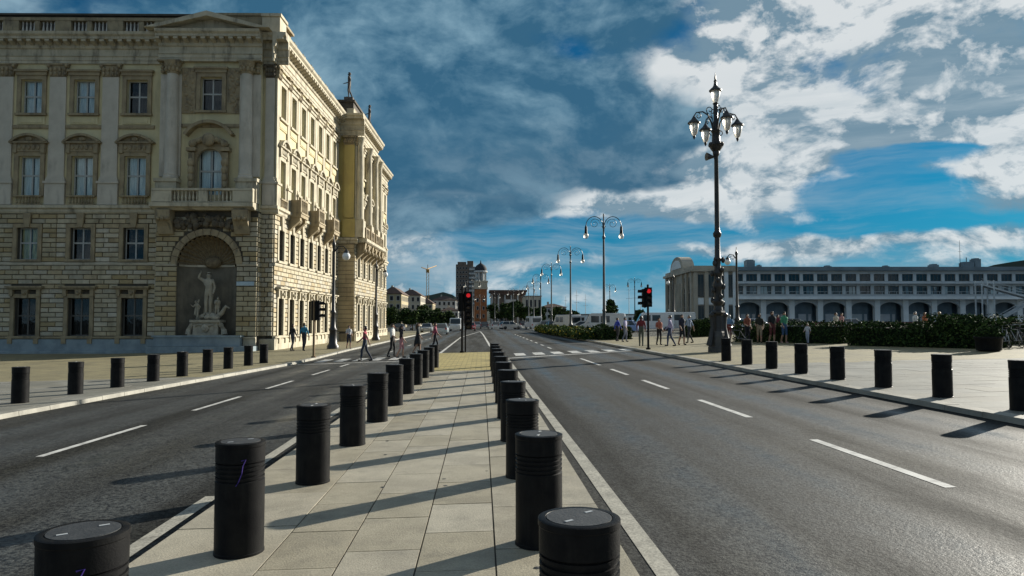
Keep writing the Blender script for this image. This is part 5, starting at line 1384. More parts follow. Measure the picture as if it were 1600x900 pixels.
for px_, d, yt, w, lb in ((645, 150, 486, 22, 'low dark bushy tree at the far palace side kerb'), (688, 170, 487, 20, 'low dark tree behind the silver estate car'), (664, 260, 474, 24, 'taller dark tree below the crane'), (797, 240, 478, 18, 'small dark tree before the hall steps'), (846, 215, 478, 20, 'dark tree before the white harbour building'), (612, 150, 478, 26, 'bushy dark tree at the end of the palace pavement'), (632, 178, 480, 28, 'rounded dark street tree before the cream town house'), (655, 200, 482, 26, 'low street tree below the yellow crane'), (676, 215, 480, 26, 'street tree before the white town house'), (699, 230, 484, 22, 'small street tree left of the tower block'),
                          (772, 262, 472, 22, 'tree before the left columns of the hall'), (789, 255, 468, 20, 'tree before the middle columns of the hall'), (805, 250, 466, 24, 'dense dark tree before the right columns of the hall'), (820, 250, 474, 20, 'dark tree between the two halls'), (838, 235, 480, 16, 'small tree at the end of the lamp row'),
                          (874, 130, 479, 34, 'rounded dark tree behind the flower bed'), (898, 138, 486, 30, 'low broad tree behind the flower bed'), (1003, 150, 484, 26, 'dark rounded tree behind the parked vans')):
    tree(px_, d, yt, w, lb, leaf=.42 if d > 200 else .32)
tree(955, 92, 465, 34, 'dark conical evergreen behind the flower bed lamp', True, .26, 1500)
def hedge(name, xa, ya, xb, yb, w, h, label, seed, n=4200, cat='hedge', uneven=.10, leaf=.085, group='clipped hedges on the square', mixw=(6, 1, 4)):
    rng = random.Random(seed); a, b_ = Vector((xa, ya)), Vector((xb, yb)); L = (b_-a).length; an = math.atan2(yb-ya, xb-xa)
    o = empty(name, (xa, ya, gz(xa)+UP), an, label, cat, group)
    sl = (gz(xb)-gz(xa))/L
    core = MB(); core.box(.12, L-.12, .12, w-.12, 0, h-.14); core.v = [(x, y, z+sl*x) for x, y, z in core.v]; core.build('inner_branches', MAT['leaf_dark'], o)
    ph = [rng.uniform(0, 6) for _ in range(4)]
    pts = []
    for k in range(n):
        f = rng.random(); x, y = rng.uniform(0, L), rng.uniform(0, w)
        bump_ = uneven*(math.sin(x*1.7+ph[0])+.7*math.sin(x*4.1+ph[1])+.5*math.sin(x*9+ph[2]))
        if f < .42: p = (x, y, h+bump_+rng.gauss(0, .05))
        elif f < .72: p = (x, -.02+rng.gauss(0, .05), rng.uniform(0, h+bump_))
        elif f < .84: p = (x, w+rng.gauss(0, .05), rng.uniform(0, h+bump_))
        else: p = (rng.choice((0, L))+rng.gauss(0, .06), y, rng.uniform(0, h))
        pts.append((p[0], p[1], p[2]+sl*p[0]))
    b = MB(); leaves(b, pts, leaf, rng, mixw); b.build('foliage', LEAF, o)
    return o
hedge('hedge', 16.4, 46.2, 19.9, 39.4, 1.5, 1.12, 'clipped hedge block beside the walking group', 1, 3600)
hedge('hedge', 19.3, 37.2, 21.2, 33.4, 1.8, 1.06, 'long clipped hedge block with flat top in full shade', 2, 4200)
hedge('hedge', 21.25, 33.2, 22.3, 31.0, 2.2, 1.34, 'taller unkempt hedge block with bright ragged top', 3, 4200, uneven=.16, mixw=(5, 2, 4))
hedge('hedge', 22.6, 34.5, 36.0, 35.5, 1.6, 1.25, 'hedge running away behind the round planter', 4, 4200, uneven=.15, mixw=(5, 2, 4))
hedge('hedge', 17.0, 58.0, 19.2, 58.0, 1.8, 1.35, 'hedge behind the ornate lamp in front of parked cars', 5, 3200, uneven=.15)
hedge('flower_bed', 10.2, 57.5, 9.5, 98.0, -1.9 if False else 2.2, .62, 'low mixed shrub bed with yellow flowers along the kerb', 6, 9000, 'flower bed', .16, .13, 'planting beds', (5, 4, 3, .8, .0))
hedge('shrub', 9.4, 55.8, 11.8, 56.0, 1.8, 1.0, 'rounded dark shrub at the foot of the double armed lamp', 7, 2200, 'shrub', .12, .1, 'planting beds')
# kerb round the hedges
for a, b_, nm in (((18.2, 38.9), (24.4, 29.7), 'hedge_kerb'),):
    pass
pp = G(1545, 549, UP)
pl_ = empty('round_planter', (pp.x, pp.y, gz(pp.x)+UP), 0, 'dark round planter with trimmed bush beside the tall hedge', 'planter')
q = MB(); q.lathe([(.34, 0), (.46, .05), (.50, .5), (.54, .55), (.54, .62), (.44, .62), (.42, .52), (.001, .5)], 0, 0, 20); q.build('pot', MAT['black_metal'], pl_, True)
b = MB(); rng = random.Random(9); leaves(b, [tuple(Vector((rng.gauss(0, 1), rng.gauss(0, 1), abs(rng.gauss(0, 1)))).normalized()*.5*rng.uniform(.7, 1.05)+Vector((0, 0, .6))) for _ in range(900)], .07, rng, (4, 2, 5)); b.build('bush', LEAF, pl_)
q = MB(); q.ball((0, 0, .62), .42, 12, 8, (1, 1, .9)); q.build('inner_branches', MAT['leaf_dark'], pl_)

# ------------------------------------------------------------------ people
SKIN = mat('skin', (0.42, 0.25, 0.17), (0.36, 0.21, 0.14), 0.6, 6.0)
CL = {}
def cloth(c):
    if c not in CL: CL[c] = mat('cloth_%d' % len(CL), c, tuple(v*.72 for v in c), 0.85, 9.0)
    return CL[c]
def figure_joints(walk=0.0, arm=0.25, lean=0.0, raise_r=0.0, bend=0.35, spread=0.0, sit=False, contra=0.0):
    """joint positions (facing -Y), radii, and the body zone of each bone, for a 1.75 m figure"""
    J = {}; E = []
    def j(n, p, r): J[n] = (Vector(p), r)
    L_ = lean
    j('pelvis', (0, 0, .95), (.145, .105)); j('waist', (contra*.02, -.03*L_, 1.10), (.125, .09)); j('chest', (0, -.10*L_, 1.30), (.155, .105)); j('neck0', (0, -.14*L_, 1.44), (.09, .075))
    j('neck', (0, -.16*L_, 1.50), (.05, .052)); j('head', (0, -.20*L_-.01, 1.60), (.072, .085)); j('crown', (0, -.21*L_-.005, 1.69), (.055, .065))
    for s_, n in ((-1, 'r'), (1, 'l')):
        walk_ = walk*.60; ph = s_*walk_; a_ = -s_*arm*(1 if walk else .15)
        j('hip'+n, (s_*.085+contra*.02, 0, .88), (.085, .09))
        knee = Vector((s_*(.09+spread*.5), -math.sin(ph)*.44-.03, .88-.42*math.cos(ph)))
        back = .12 if ph < 0 else .0
        ankle = knee+Vector((s_*spread*.4, -math.sin(ph*.8)*.36+(back+.05), -.42*math.cos(ph*.7+back)))
        if walk == 0: knee = Vector((s_*(.09+spread*.5), -.015, .49)); ankle = Vector((s_*(.09+spread), .02, .085))
        j('knee'+n, knee, (.056, .058)); j('calf'+n, knee.lerp(ankle, .35)+Vector((0, .015, 0)), (.052, .054)); j('ankle'+n, ankle, (.036, .04)); j('heel'+n, ankle+Vector((0, .03, -.05)), (.036, .036)); j('toe'+n, ankle+Vector((s_*.02, -.17, -.055)), (.038, .026))
        j('sho'+n, (s_*.175, -.11*L_, 1.40), (.062, .062))
        if s_ < 0 and raise_r: el_ = Vector((s_*.36, -.12, 1.46+.1*raise_r)); wr = el_+Vector((.08, -.05, .26*raise_r))
        else: el_ = Vector((s_*.235, -.11*L_-math.sin(a_)*.28+.02, 1.12)); wr = el_+Vector((-s_*.01, -math.sin(a_+bend)*.25, -.25*math.cos(a_+bend)))
        j('elb'+n, el_, (.042, .042)); j('wri'+n, wr, (.027, .03)); d = (wr-el_).normalized(); j('palm'+n, wr+d*.07, (.036, .022))
        E += [('chest', 'sho'+n, 'shirt'), ('sho'+n, 'elb'+n, 'sleeve'), ('elb'+n, 'wri'+n, 'fore'), ('wri'+n, 'palm'+n, 'hand'), ('pelvis', 'hip'+n, 'hips'), ('hip'+n, 'knee'+n, 'thigh'), ('knee'+n, 'calf'+n, 'calf'), ('calf'+n, 'ankle'+n, 'calf'), ('ankle'+n, 'heel'+n, 'shoe'), ('heel'+n, 'toe'+n, 'shoe')]
    E += [('pelvis', 'waist', 'hips'), ('waist', 'chest', 'shirt'), ('chest', 'neck0', 'shirt'), ('neck0', 'neck', 'skin'), ('neck', 'head', 'skin'), ('head', 'crown', 'skin')]
    return J, E
FIG = []
def queue_figure(**kw): FIG.append(kw); return kw
def make_figures():
    tmp = []
    for f in FIG:
        J, E = figure_joints(**f['pose']); names = list(J); idx = {n: i for i, n in enumerate(names)}
        me = bpy.data.meshes.new('body'); bm = bmesh.new(); sk = bm.verts.layers.skin.verify()
        vs = []
        for n in names:
            v = bm.verts.new(J[n][0]); v[sk].radius = tuple(r_*f.get('fat', 1.16) for r_ in J[n][1]); v[sk].use_root = (n == 'pelvis'); vs.append(v)
        for a, b_, _ in E: bm.edges.new((vs[idx[a]], vs[idx[b_]]))
        bm.to_mesh(me); bm.free()
        o = bpy.data.objects.new('figure_tmp', me); col.objects.link(o)
        m1 = o.modifiers.new('skin', 'SKIN'); m1.use_smooth_shade = True
        m2 = o.modifiers.new('sub', 'SUBSURF'); m2.levels = 1; m2.render_levels = 1
        tmp.append((o, J, E))
    bpy.context.view_layer.update(); dg = bpy.context.evaluated_depsgraph_get()
    for f, (o, J, E) in zip(FIG, tmp):
        me = bpy.data.meshes.new_from_object(o.evaluated_get(dg))
        zones = ['skin', 'shirt', 'sleeve', 'fore', 'hips', 'thigh', 'calf', 'shoe']
        # hands: five short fingers on each palm, nose and ears
        bm = bmesh.new(); bm.from_mesh(me); nb0 = len(bm.faces)
        ex = MB()
        for n in 'rl':
            w_, p_ = J['wri'+n][0], J['palm'+n][0]; d = (p_-w_).normalized(); sd_ = d.cross(Vector((0, 1, 0)) if abs(d.y) < .8 else Vector((1, 0, 0))).normalized(); up_ = sd_.cross(d)
            for k, ln in enumerate((.062, .075, .078, .066)):
                b0 = p_+d*.012+up_*(.026-.0175*k); ex.tube([tuple(b0), tuple(b0+d*ln*.55), tuple(b0+d*ln*.95+sd_*.018)], [.0095, .0088, .007], 5)
            b0 = w_+d*.03+up_*.03; ex.tube([tuple(b0), tuple(b0+d*.03+up_*.028), tuple(b0+d*.065+up_*.034)], [.011, .010, .008], 5)
        h_ = J['head'][0]
        ex.tube([(h_.x, h_.y-.085, h_.z+.02), (h_.x, h_.y-.112, h_.z-.015), (h_.x, h_.y-.09, h_.z-.03)], [.008, .015, .008], 6)
        for s_ in (-1, 1):
            ex.ball((h_.x+s_*.078, h_.y+.005, h_.z), .024, 6, 5, (.5, .8, 1.2)); ex.ball((h_.x+s_*.03, h_.y-.088, h_.z+.022), .010, 6, 4)
        ex.box(h_.x-.024, h_.x+.024, h_.y-.092, h_.y-.08, h_.z-.052, h_.z-.043)
        xm = ex.mesh('x', []); bm.from_mesh(xm); bm.to_mesh(me); bm.free(); bpy.data.meshes.remove(xm)
        me.materials.clear()
        z_ = f['zones']
        for zn in zones: me.materials.append(z_[zn])
        segs = [(J[a][0], J[b_][0], zn, (J[a][1][0]+J[b_][1][0])/2) for a, b_, zn in E]
        mi = []
        for pl2 in me.polygons:
            c = pl2.center
            if pl2.index >= nb0: mi.append(0); continue
            best = (9, 'skin')
            for a, b_, zn, r_ in segs:
                ab = b_-a; t = max(0, min(1, (c-a).dot(ab)/ab.length_squared)); dd = (a+ab*t-c).length-r_
                if dd < best[0]: best = (dd, zn)
            mi.append(zones.index('skin' if best[1] == 'hand' else best[1]))
        me.polygons.foreach_set('material_index', mi); me.polygons.foreach_set('use_smooth', [True]*len(mi))
        sc = f.get('h', 1.75)/1.75
        zmin = min(v.co.z for v in me.vertices)
        for v in me.vertices: v.co.z -= zmin
        if f.get('parent'):
            b_ = put(f.get('name', 'figure'), me, f['parent'], f['loc'], f.get('rz', 0), (sc, sc, sc))
            root = b_
        else:
            root = empty(f.get('name', 'person'), f['loc'], f.get('rz', 0), f['label'], f.get('cat', 'person'), f.get('group')); root.scale = (sc, sc, sc)
            put('body', me, root)
        # hair as a cap that covers crown and back of the head
        if f.get('hair') is not None:
            q = MB(); q.ball((0, 0, 0), .118, 14, 10, (.86, 1.0, 1.05)); keep = []
            q.f = [fc for fc in q.f if all(not (q.v[i][1] < -.035 and q.v[i][2] < .045) and q.v[i][2] > -.075 for i in fc)]
            q.mi = [0]*len(q.f); off = J['head'][0]; q.v = [(x+off.x, y+off.y+.012, z+off.z+.025-zmin) for x, y, z in q.v]
            if f.get('long'): q.tube([(off.x, off.y+.075, off.z+.02-zmin), (off.x, off.y+.10, off.z-.10-zmin), (off.x, off.y+.10, off.z-.24-zmin)], [.075, .085, .04], 8)
            q.build('hair', f['hair'], root, True)
        for ex_ in f.get('extras', []): ex_(root, J, zmin)
        om = o.data; bpy.data.objects.remove(o); bpy.data.meshes.remove(om)
def zones_of(shirt, trousers, shoe=(.03, .03, .03), sleeve='short', legs='long', skin=None):
    s_ = skin or SKIN; sh, tr_, so = cloth(shirt), cloth(trousers), cloth(shoe)
    return dict(skin=s_, shirt=sh, sleeve=s_ if sleeve == 'none' else sh, fore=sh if sleeve == 'long' else s_, hips=tr_, thigh=tr_ if legs != 'bare' else s_, calf=tr_ if legs == 'long' else s_, shoe=so)
HAIR = {'dark': mat('hair_dark', (0.02, 0.014, 0.01), (0.03, 0.02, 0.015), 0.5, 20), 'brown': mat('hair_brown', (0.08, 0.045, 0.02), None, 0.5), 'blond': mat('hair_blond', (0.42, 0.28, 0.10), None, 0.5), 'grey': mat('hair_grey', (0.35, 0.34, 0.33), None, 0.5)}
def bag(color, side=1):
    def f(root, J, zmin):
        p_ = J['wri'+('l' if side > 0 else 'r')][0]; q = MB(); q.box(p_.x-.05, p_.x+.08, p_.y-.16, p_.y+.16, p_.z-.52-zmin, p_.z-.20-zmin, .02); q.tube([(p_.x, p_.y-.12, p_.z-.2-zmin), (p_.x, p_.y, p_.z-.02-zmin), (p_.x, p_.y+.12, p_.z-.2-zmin)], .012, 5)
        o = q.build('handbag', cloth(color)); tag(o, f.label, 'bag'); o.matrix_world = Matrix.Translation(root.location) @ Matrix.Rotation(root.rotation_euler[2], 4, 'Z') @ Matrix.Scale(root.scale[0], 4)
    return f
def skirt(color):
    def f(root, J, zmin):
        q = MB(); q.lathe([(.15, 1.02), (.19, .92), (.25, .7), (.29, .52)], 0, 0, 16); q.v = [(x, y*.85, z-zmin) for x, y, z in q.v]; q.build('skirt', cloth(color), root, True)
    return f
def backpack(color):
    def f(root, J, zmin):
        q = MB(); q.box(-.14, .14, .09, .25, 1.02-zmin, 1.42-zmin, .03); q.build('backpack', cloth(color), root)
    return f
def person(px_, py_, up, h, rz, label, zones, hair='dark', walk=.0, arm=.3, bend=.3, lean=0.0, long=False, extras=(), spread=0.0, raise_r=0.0, loc=None):
    p = loc or G(px_, py_, up); p = Vector((p.x, p.y, gz(p.x)+up))
    queue_figure(pose=dict(walk=walk, arm=arm, bend=bend, lean=lean, spread=spread, raise_r=raise_r), zones=zones, hair=HAIR[hair], h=h, loc=p, rz=rz, label=label, long=long, extras=list(extras))
def bagl(color, label, side=1): f = bag(color, side); f.label = label; return f
W_ = -PI/2   # walking towards -X (turn), PI/2 towards +X
person(457, 548, UP, 1.72, 2.4, 'person in black jacket and grey trousers standing at the palace corner', zones_of((.02, .02, .022), (.06, .06, .07), sleeve='long'), 'dark', .16)
person(475, 548, UP, 1.78, 2.8, 'person in bright blue top and dark trousers at the palace corner', zones_of((.03, .22, .36), (.03, .03, .04), sleeve='long'), 'brown', .14)
person(545, 545, UP, 1.55, .5, 'small person in white top and dark shorts beside the palace globe lamp', zones_of((.55, .55, .56), (.03, .03, .05), legs='short'), 'dark', .2, bend=1.2)
person(570, 564, 0, 1.66, W_, 'person in red vest and dark jeans striding over the palace side crossing', zones_of((.38, .05, .08), (.035, .045, .07), sleeve='none'), 'dark', .46, .6)
person(613, 558, 0, 1.72, PI/2-.3, 'person in white shirt and black trousers on the palace side crossing', zones_of((.62, .62, .60), (.012, .012, .014)), 'dark', .22, bend=.8)
person(627, 559, 0, 1.62, PI/2, 'person in black top and pink shorts beside the white shirted walker', zones_of((.02, .015, .02), (.42, .20, .22), legs='short'), 'dark', .25, long=True)
person(653, 552, 0, 1.72, PI/2, 'person in dark top and knee length dark skirt carrying a bag', zones_of((.04, .045, .045), (.015, .015, .016), legs='bare'), 'brown', .32, long=True, extras=(skirt((.015, .015, .016)), bagl((.02, .02, .02), 'black bag carried by the walker in the dark skirt')))
person(680, 549, 0, 1.72, PI/2, 'person in pink and red top stepping onto the central island', zones_of((.45, .10, .14), (.02, .02, .025)), 'dark', .42, .5)
person(1002, 541, UP, 1.76, 2.9, 'person in dark red jacket and olive trousers near the sea side traffic light', zones_of((.20, .025, .03), (.10, .11, .08), sleeve='long'), 'dark', .12)
person(1030, 539, UP, 1.62, .2, 'person in orange red checked shirt and black trousers', zones_of((.42, .13, .08), (.015, .015, .018)), 'brown', .12, bend=1.0)
person(1047, 541, UP, 1.78, W_-.3, 'person in lavender shirt and blue jeans walking to the crossing', zones_of((.42, .38, .56), (.04, .06, .13), sleeve='long'), 'dark', .36, .4)
person(1066, 539, UP, 1.80, .4, 'person in navy top and dark shorts beside the lavender shirt', zones_of((.02, .022, .045), (.015, .018, .03), legs='short'), 'dark', .2)
person(1077, 536, UP, 1.74, W_+.2, 'person in pale blue shirt and dark trousers walking behind the navy top', zones_of((.30, .38, .52), (.03, .035, .05)), 'brown', .4, .5)
person(1140, 535, UP, 1.72, 2.6, 'person in blue tee and dark red shorts pushing a bicycle', zones_of((.16, .30, .46), (.20, .04, .03), legs='short'), 'grey', .2, bend=1.1)
person(1168, 536, UP, 1.75, .2, 'person in maroon and orange tee with dark trousers', zones_of((.30, .09, .05), (.018, .018, .025)), 'dark', .1, bend=.9)
person(1187, 536, UP, 1.74, -.3, 'person in black top and beige shorts with bag over the shoulder', zones_of((.03, .03, .02), (.40, .30, .20), legs='short'), 'dark', .2, bend=.9)
person(1207, 536, UP, 1.86, .1, 'tall person in black tee and dark red shorts', zones_of((.018, .02, .022), (.16, .04, .04), (.5, .5, .5), legs='short'), 'brown', .14, bend=.4)
person(1226, 536, UP, 1.82, .2, 'person in green tee and blue shorts', zones_of((.08, .34, .18), (.06, .12, .24), (.55, .35, .32), legs='short'), 'dark', .12, bend=.3)
person(1262, 537, UP, 1.12, -.8, 'small child in white clothes beside the clipped hedge', zones_of((.62, .62, .66), (.45, .48, .58)), 'brown', .18, bend=.9)
person(1216, 534, UP, 1.66, .1, 'person in dark red top half hidden behind the tall black tee', zones_of((.22, .03, .05), (.03, .03, .04)), 'dark', .1)
for px_, d, lb, zc, hr in ((1430, 46, 'person in white shirt seen over the long hedge', (.62, .64, .64), 'grey'), (1445, 48, 'person in orange top seen over the long hedge', (.50, .16, .08), 'brown'), (1468, 45, 'blond person seen over the taller hedge', (.52, .34, .30), 'blond'), (1306, 52, 'person in cream top seen between two hedges', (.55, .50, .42), 'brown'), (1315, 53, 'person in rose top seen between two hedges', (.48, .25, .24), 'dark')):
    x = side_at(px_, d); person(0, 0, UP, 1.72, .3, lb, zones_of(zc, (.05, .05, .06)), hr, .1, loc=Vector((x, d, 0)))
person(977, 534, UP, 1.70, 1.0, 'person in pale violet top beside the flower bed shrub', zones_of((.42, .40, .60), (.20, .22, .30)), 'dark', .15)
person(965, 533, UP, 1.68, 2.0, 'person in royal blue jacket behind the flower bed shrub', zones_of((.03, .06, .42), (.03, .03, .04), sleeve='long'), 'brown', .15)

# ------------------------------------------------------------------ fountain statue in the niche, roof statues
def stone_zones(m_): return {k: m_ for k in ('skin', 'shirt', 'sleeve', 'fore', 'hips', 'thigh', 'calf', 'shoe')}
PM = Matrix.Translation(PC) @ Matrix.Rotation(-R(1.7), 4, 'Z')
fs_ = empty('fountain_statue', PM @ Vector((NC, -BP+.35, 1.05)), -R(1.7), 'weathered stone statue of a standing figure with raised arm on a carved pedestal', 'statue')
ST = MAT['statue_stone']
q = MB(); q.box(-1.15, 1.15, -.55, .55, 0, .12); q.box(-.85, .85, -.45, .45, .12, .95, .04); q.box(-1.02, 1.02, -.58, .55, .95, 1.12); q.build('pedestal', ST, fs_)
q = MB(); q.ball((0, -.5, .55), .26, 12, 8, (1, .6, 1.1)); q.ball((0, -.62, .47), .10, 8, 6)
for s_ in (-1, 1): q.tube([(s_*.2, -.5, .75), (s_*.5, -.48, .8), (s_*.75, -.44, .6)], [.07, .06, .03], 6)
q.build('lion_mask', ST, fs_, True)
for s_ in (-1, 1):
    q = MB(); q.tube([(s_*.8, -.2, .95), (s_*1.0, -.25, .75), (s_*1.18, -.25, .4), (s_*1.22, -.25, .14)], [.12, .18, .2, .22], 8); q.build('side_scroll', ST, fs_, True)
q = MB()
rng = random.Random(4)
for k in range(26): a = rng.uniform(0, 6.28); r_ = rng.uniform(.1, .8); q.ball((r_*math.cos(a), .5*r_*math.sin(a), 1.2+.28*(1-r_)*rng.uniform(.3, 1.2)), rng.uniform(.14, .26), 8, 6, (1.2, 1, .8))
q.build('rock_base', ST, fs_, True)
FIGQ = [dict(pose=dict(walk=.0, arm=.3, bend=.5, raise_r=0.55, spread=.0, contra=2.0), zones=stone_zones(ST), parent=fs_, name='figure', loc=(0, 0, 1.42), h=2.95, hair=ST, fat=1.42),
        dict(pose=dict(walk=.3, arm=.9, bend=1.3, lean=1.2), zones=stone_zones(ST), parent=fs_, name='small_figure', loc=(.62, -.05, 1.2), rz=.6, h=1.45, hair=ST, fat=1.5),
        dict(pose=dict(walk=.35, arm=.8, bend=1.4, lean=1.3), zones=stone_zones(ST), parent=fs_, name='small_figure', loc=(-.66, -.1, 1.15), rz=-.5, h=1.25, hair=ST, fat=1.5)]
q = MB(); q.tube([(.55, .1, 1.3), (.95, .0, 1.6), (1.25, -.1, 2.05), (1.5, -.1, 1.9)], [.2, .16, .1, .05], 8); q.tube([(-.5, .1, 1.25), (-.85, 0, 1.5), (-.8, 0, 2.1), (-.62, 0, 2.5)], [.18, .12, .09, .05], 8)
for k in range(8): q.tube([(.05*k-.2, .16, 3.2), (.06*k-.25, .2, 2.4), (.09*k-.35, .22, 1.5)], [.05, .07, .09], 6)
q.build('drapery', ST, fs_, True)
FIG += FIGQ
for i, (y, lb) in enumerate(((19.75, 'dark stone statue standing on the near attic corner of the palace'), (30.4, 'dark stone statue standing on the far attic corner of the palace'))):
    FIG.append(dict(pose=dict(walk=.1, arm=.4, bend=.9, raise_r=0.0), zones=stone_zones(MAT['statue_dark']), name='roof_statue', cat='statue', group='statues on the palace attic', loc=PM @ Vector((MX-.75, y, 23.85)), rz=-PI/2, h=2.5, hair=MAT['statue_dark'], label=lb))
    q = MB(); q.box(-.4, .4, -.4, .4, -.3, 0)
    FIG[-1]['extras'] = [lambda root, J, zmin: (lambda b: (b.box(-.3, .3, -.3, .3, -.22, .0), b.build('statue_base', MAT['statue_dark'], root)))(MB())]
make_figures()

# ------------------------------------------------------------------ cars
mat('tyre', (0.015, 0.015, 0.016), None, 0.85); mat('rim', (0.35, 0.36, 0.37), None, 0.35, metal=0.8); mat('car_glass', (0.02, 0.028, 0.035), None, 0.08, spec=0.8)
mat('head_lamp', (0.7, 0.72, 0.72), None, 0.15); mat('tail_lamp', (0.35, 0.02, 0.02), None, 0.2); mat('plate_white', (0.6, 0.6, 0.58), None, 0.5)
def car(loc, rz, paint, label, van=False, up=0.0, group='cars on the far road'):
    o = empty('van' if van else 'car', loc, rz, label, 'van' if van else 'car', group)
    pm_ = cloth(paint) if False else mat('paint_%d' % len(MAT), paint, tuple(v*.9 for v in paint), 0.25, 2.0)
    L, Wd = (4.9, 1.95) if van else (4.2, 1.78); hw = Wd/2
    if van: prof = [(-2.45, .32), (-2.45, 1.0), (-2.40, 2.2), (-2.25, 2.3), (1.15, 2.3), (1.35, 2.2), (1.85, 1.25), (2.38, 1.02), (2.45, .8), (2.45, .32)]
    else: prof = [(-2.08, .32), (-2.10, .62), (-2.02, .88), (-1.6, .95), (1.0, .95), (1.75, .84), (2.05, .70), (2.1, .5), (2.08, .32)]
    q = MB(); n = len(prof); cx = sum(x for x, _ in prof)/n; cz = sum(z for _, z in prof)/n
    lay = [(-hw, .955), (-hw+.07, 1.0), (hw-.07, 1.0), (hw, .955)]
    vs = [(cx+(x-cx)*k, y, cz+(z-cz)*k) for y, k in lay for x, z in prof]
    q.add(vs, [tuple(range(n)), tuple(range(4*n-1, 3*n-1, -1))]+[(j*n+i, j*n+(i+1) % n, (j+1)*n+(i+1) % n, (j+1)*n+i) for j in range(3) for i in range(n)])
    body = q.build('body', pm_, o, True)
    if not van:
        q = MB(); base = [(-1.85, .93), (1.1, .93)]; top = [(-1.45, 1.40), (.25, 1.42)]; a, b_ = hw-.10, hw-.28
        q.add([(-1.9, -a, .93), (1.1, -a, .93), (1.1, a, .93), (-1.9, a, .93), (-1.5, -b_, 1.42), (.3, -b_, 1.44), (.3, b_, 1.44), (-1.5, b_, 1.42)], [(0, 1, 5, 4), (1, 2, 6, 5), (2, 3, 7, 6), (3, 0, 4, 7), (4, 5, 6, 7)]); q.build('cabin_glass', MAT['car_glass'], o)
        q = MB(); q.box(-1.52, .32, -b_-.02, b_+.02, 1.42, 1.48, .05)
        for s_ in (-1, 1):
            for xa, xb in ((-1.9, -1.5), (-.35, -.42), (1.1, .3)): q.tube([(xa, s_*(a+.005), .93), (xb, s_*(b_+.005), 1.44)], .045, 5)
        q.build('roof', pm_, o)
    else:
        q = MB(); q.add([(1.40, -hw+.12, 2.12), (1.86, -hw+.10, 1.28), (1.86, hw-.10, 1.28), (1.40, hw-.12, 2.12)], [(0, 1, 2, 3)]); q.v = [(x+.03, y, z+.02) for x, y, z in q.v]; q.build('windscreen', MAT['car_glass'], o)
        for s_ in (-1, 1):
            for xa, xb in ((.35, 1.2), (-.8, .15)):
                q = MB(); q.box(xa, xb, *sorted((s_*(hw-.03), s_*(hw+.012))), 1.3, 2.0); q.build('side_window', MAT['car_glass'], o)
        q = MB(); q.box(-2.47, -2.40, -hw+.25, hw-.25, 1.25, 1.95); q.build('rear_window', MAT['car_glass'], o)
    fx = 2.45 if van else 2.09
    for s_ in (-1, 1):
        q = MB(); q.box(fx-.12, fx+.01, *sorted((s_*(hw-.42), s_*(hw-.1))), .62, .78); q.build('headlight', MAT['head_lamp'], o)
        q = MB(); q.box(-fx-.015, -fx+.12, *sorted((s_*(hw-.28), s_*(hw-.06))), .68, .92); q.build('tail_light', MAT['tail_lamp'], o)
        for x in (-fx*.62, fx*.64):
            q = MB(); q.lathe([(.20, -.1), (.31, -.1), (.32, -.06), (.32, .06), (.31, .1), (.20, .1)], 0, 0, 20); q.v = [(x+a, s_*(hw-.1)+c, .32+b_) for a, b_, c in q.v]; w = q.build('wheel', MAT['tyre'], o, True)
            q = MB(); q.lathe([(.001, .07), (.08, .075), (.2, .05), (.205, -.08)], 0, 0, 14); q.v = [(x+a, s_*(hw-.1)+s_*c, .32+b_) for a, b_, c in q.v]; q.build('rim', MAT['rim'], w, True)
        q = MB(); q.ball((.75 if not van else 1.5, s_*(hw+.08), 1.0 if not van else 1.35), .1, 8, 6, (.8, 1.2, .8)); q.build('mirror', pm_, o, True)
    for sx_ in (fx+.005, -fx-.02):
        q = MB(); q.box(sx_-.01, sx_+.01, -.26, .26, .42, .53); q.build('number_plate', MAT['plate_white'], o)
    return o
def road_at(px_, d): x = side_at(px_, d); return (x, d, gz(x)+.004)
car(road_at(690, 98), PI/2, (.45, .52, .56), 'silver estate car approaching on the palace side road')
car(road_at(667, 118), -PI/2, (.30, .31, .32), 'grey car stopped behind the crossing by the palace kerb')
car(road_at(712, 130), -PI/2, (.55, .58, .60), 'white van waiting on the palace side road', True)
car(road_at(735, 125), -PI/2, (.25, .03, .03), 'dark red car behind the island traffic light')
car(road_at(757, 150), PI/2, (.10, .10, .11), 'black car on the road before the bell tower')
car(road_at(775, 140), PI/2, (.60, .61, .62), 'white hatchback driving away before the columned hall')
car(road_at(797, 133), .35, (.55, .55, .54), 'white saloon turning across the far junction')
car(road_at(818, 150), PI/2, (.05, .05, .055), 'black saloon under the far lamps')
car(road_at(833, 128), PI/2+.2, (.55, .56, .58), 'white van parked at the far end of the flower bed', True)
car(road_at(850, 120), PI/2, (.42, .44, .46), 'silver car parked at the far end of the flower bed')
car(road_at(912, 84), 2.7, (.58, .62, .66), 'white car parked behind the flower bed')
car(road_at(942, 78), 2.9, (.62, .63, .65), 'white van parked behind the flower bed lamp', True)
car(road_at(968, 80), 2.8, (.16, .26, .50), 'blue car parked between the vans')
car(road_at(1020, 86), 3.0, (.66, .68, .70), 'white van parked behind the red traffic light', True)
car(road_at(1054, 88), 3.0, (.60, .62, .62), 'white van parked before the terminal gable', True)
car(road_at(1086, 74), -1.95, (.40, .52, .60), 'pale blue car parked left of the ornate lamp')
car(road_at(1180, 78), .1, (.60, .62, .64), 'white car parked behind the walking group')
car(road_at(1240, 84), .05, (.20, .21, .22), 'grey car parked before the terminal arcade')
car(road_at(625, 140), PI/2, (.12, .13, .15), 'dark car parked along the far palace side pavement')
car(road_at(648, 160), PI/2, (.50, .51, .52), 'white hatchback parked along the far palace side pavement')
car(road_at(746, 165), PI/2, (.45, .46, .48), 'silver car waiting before the bell tower')
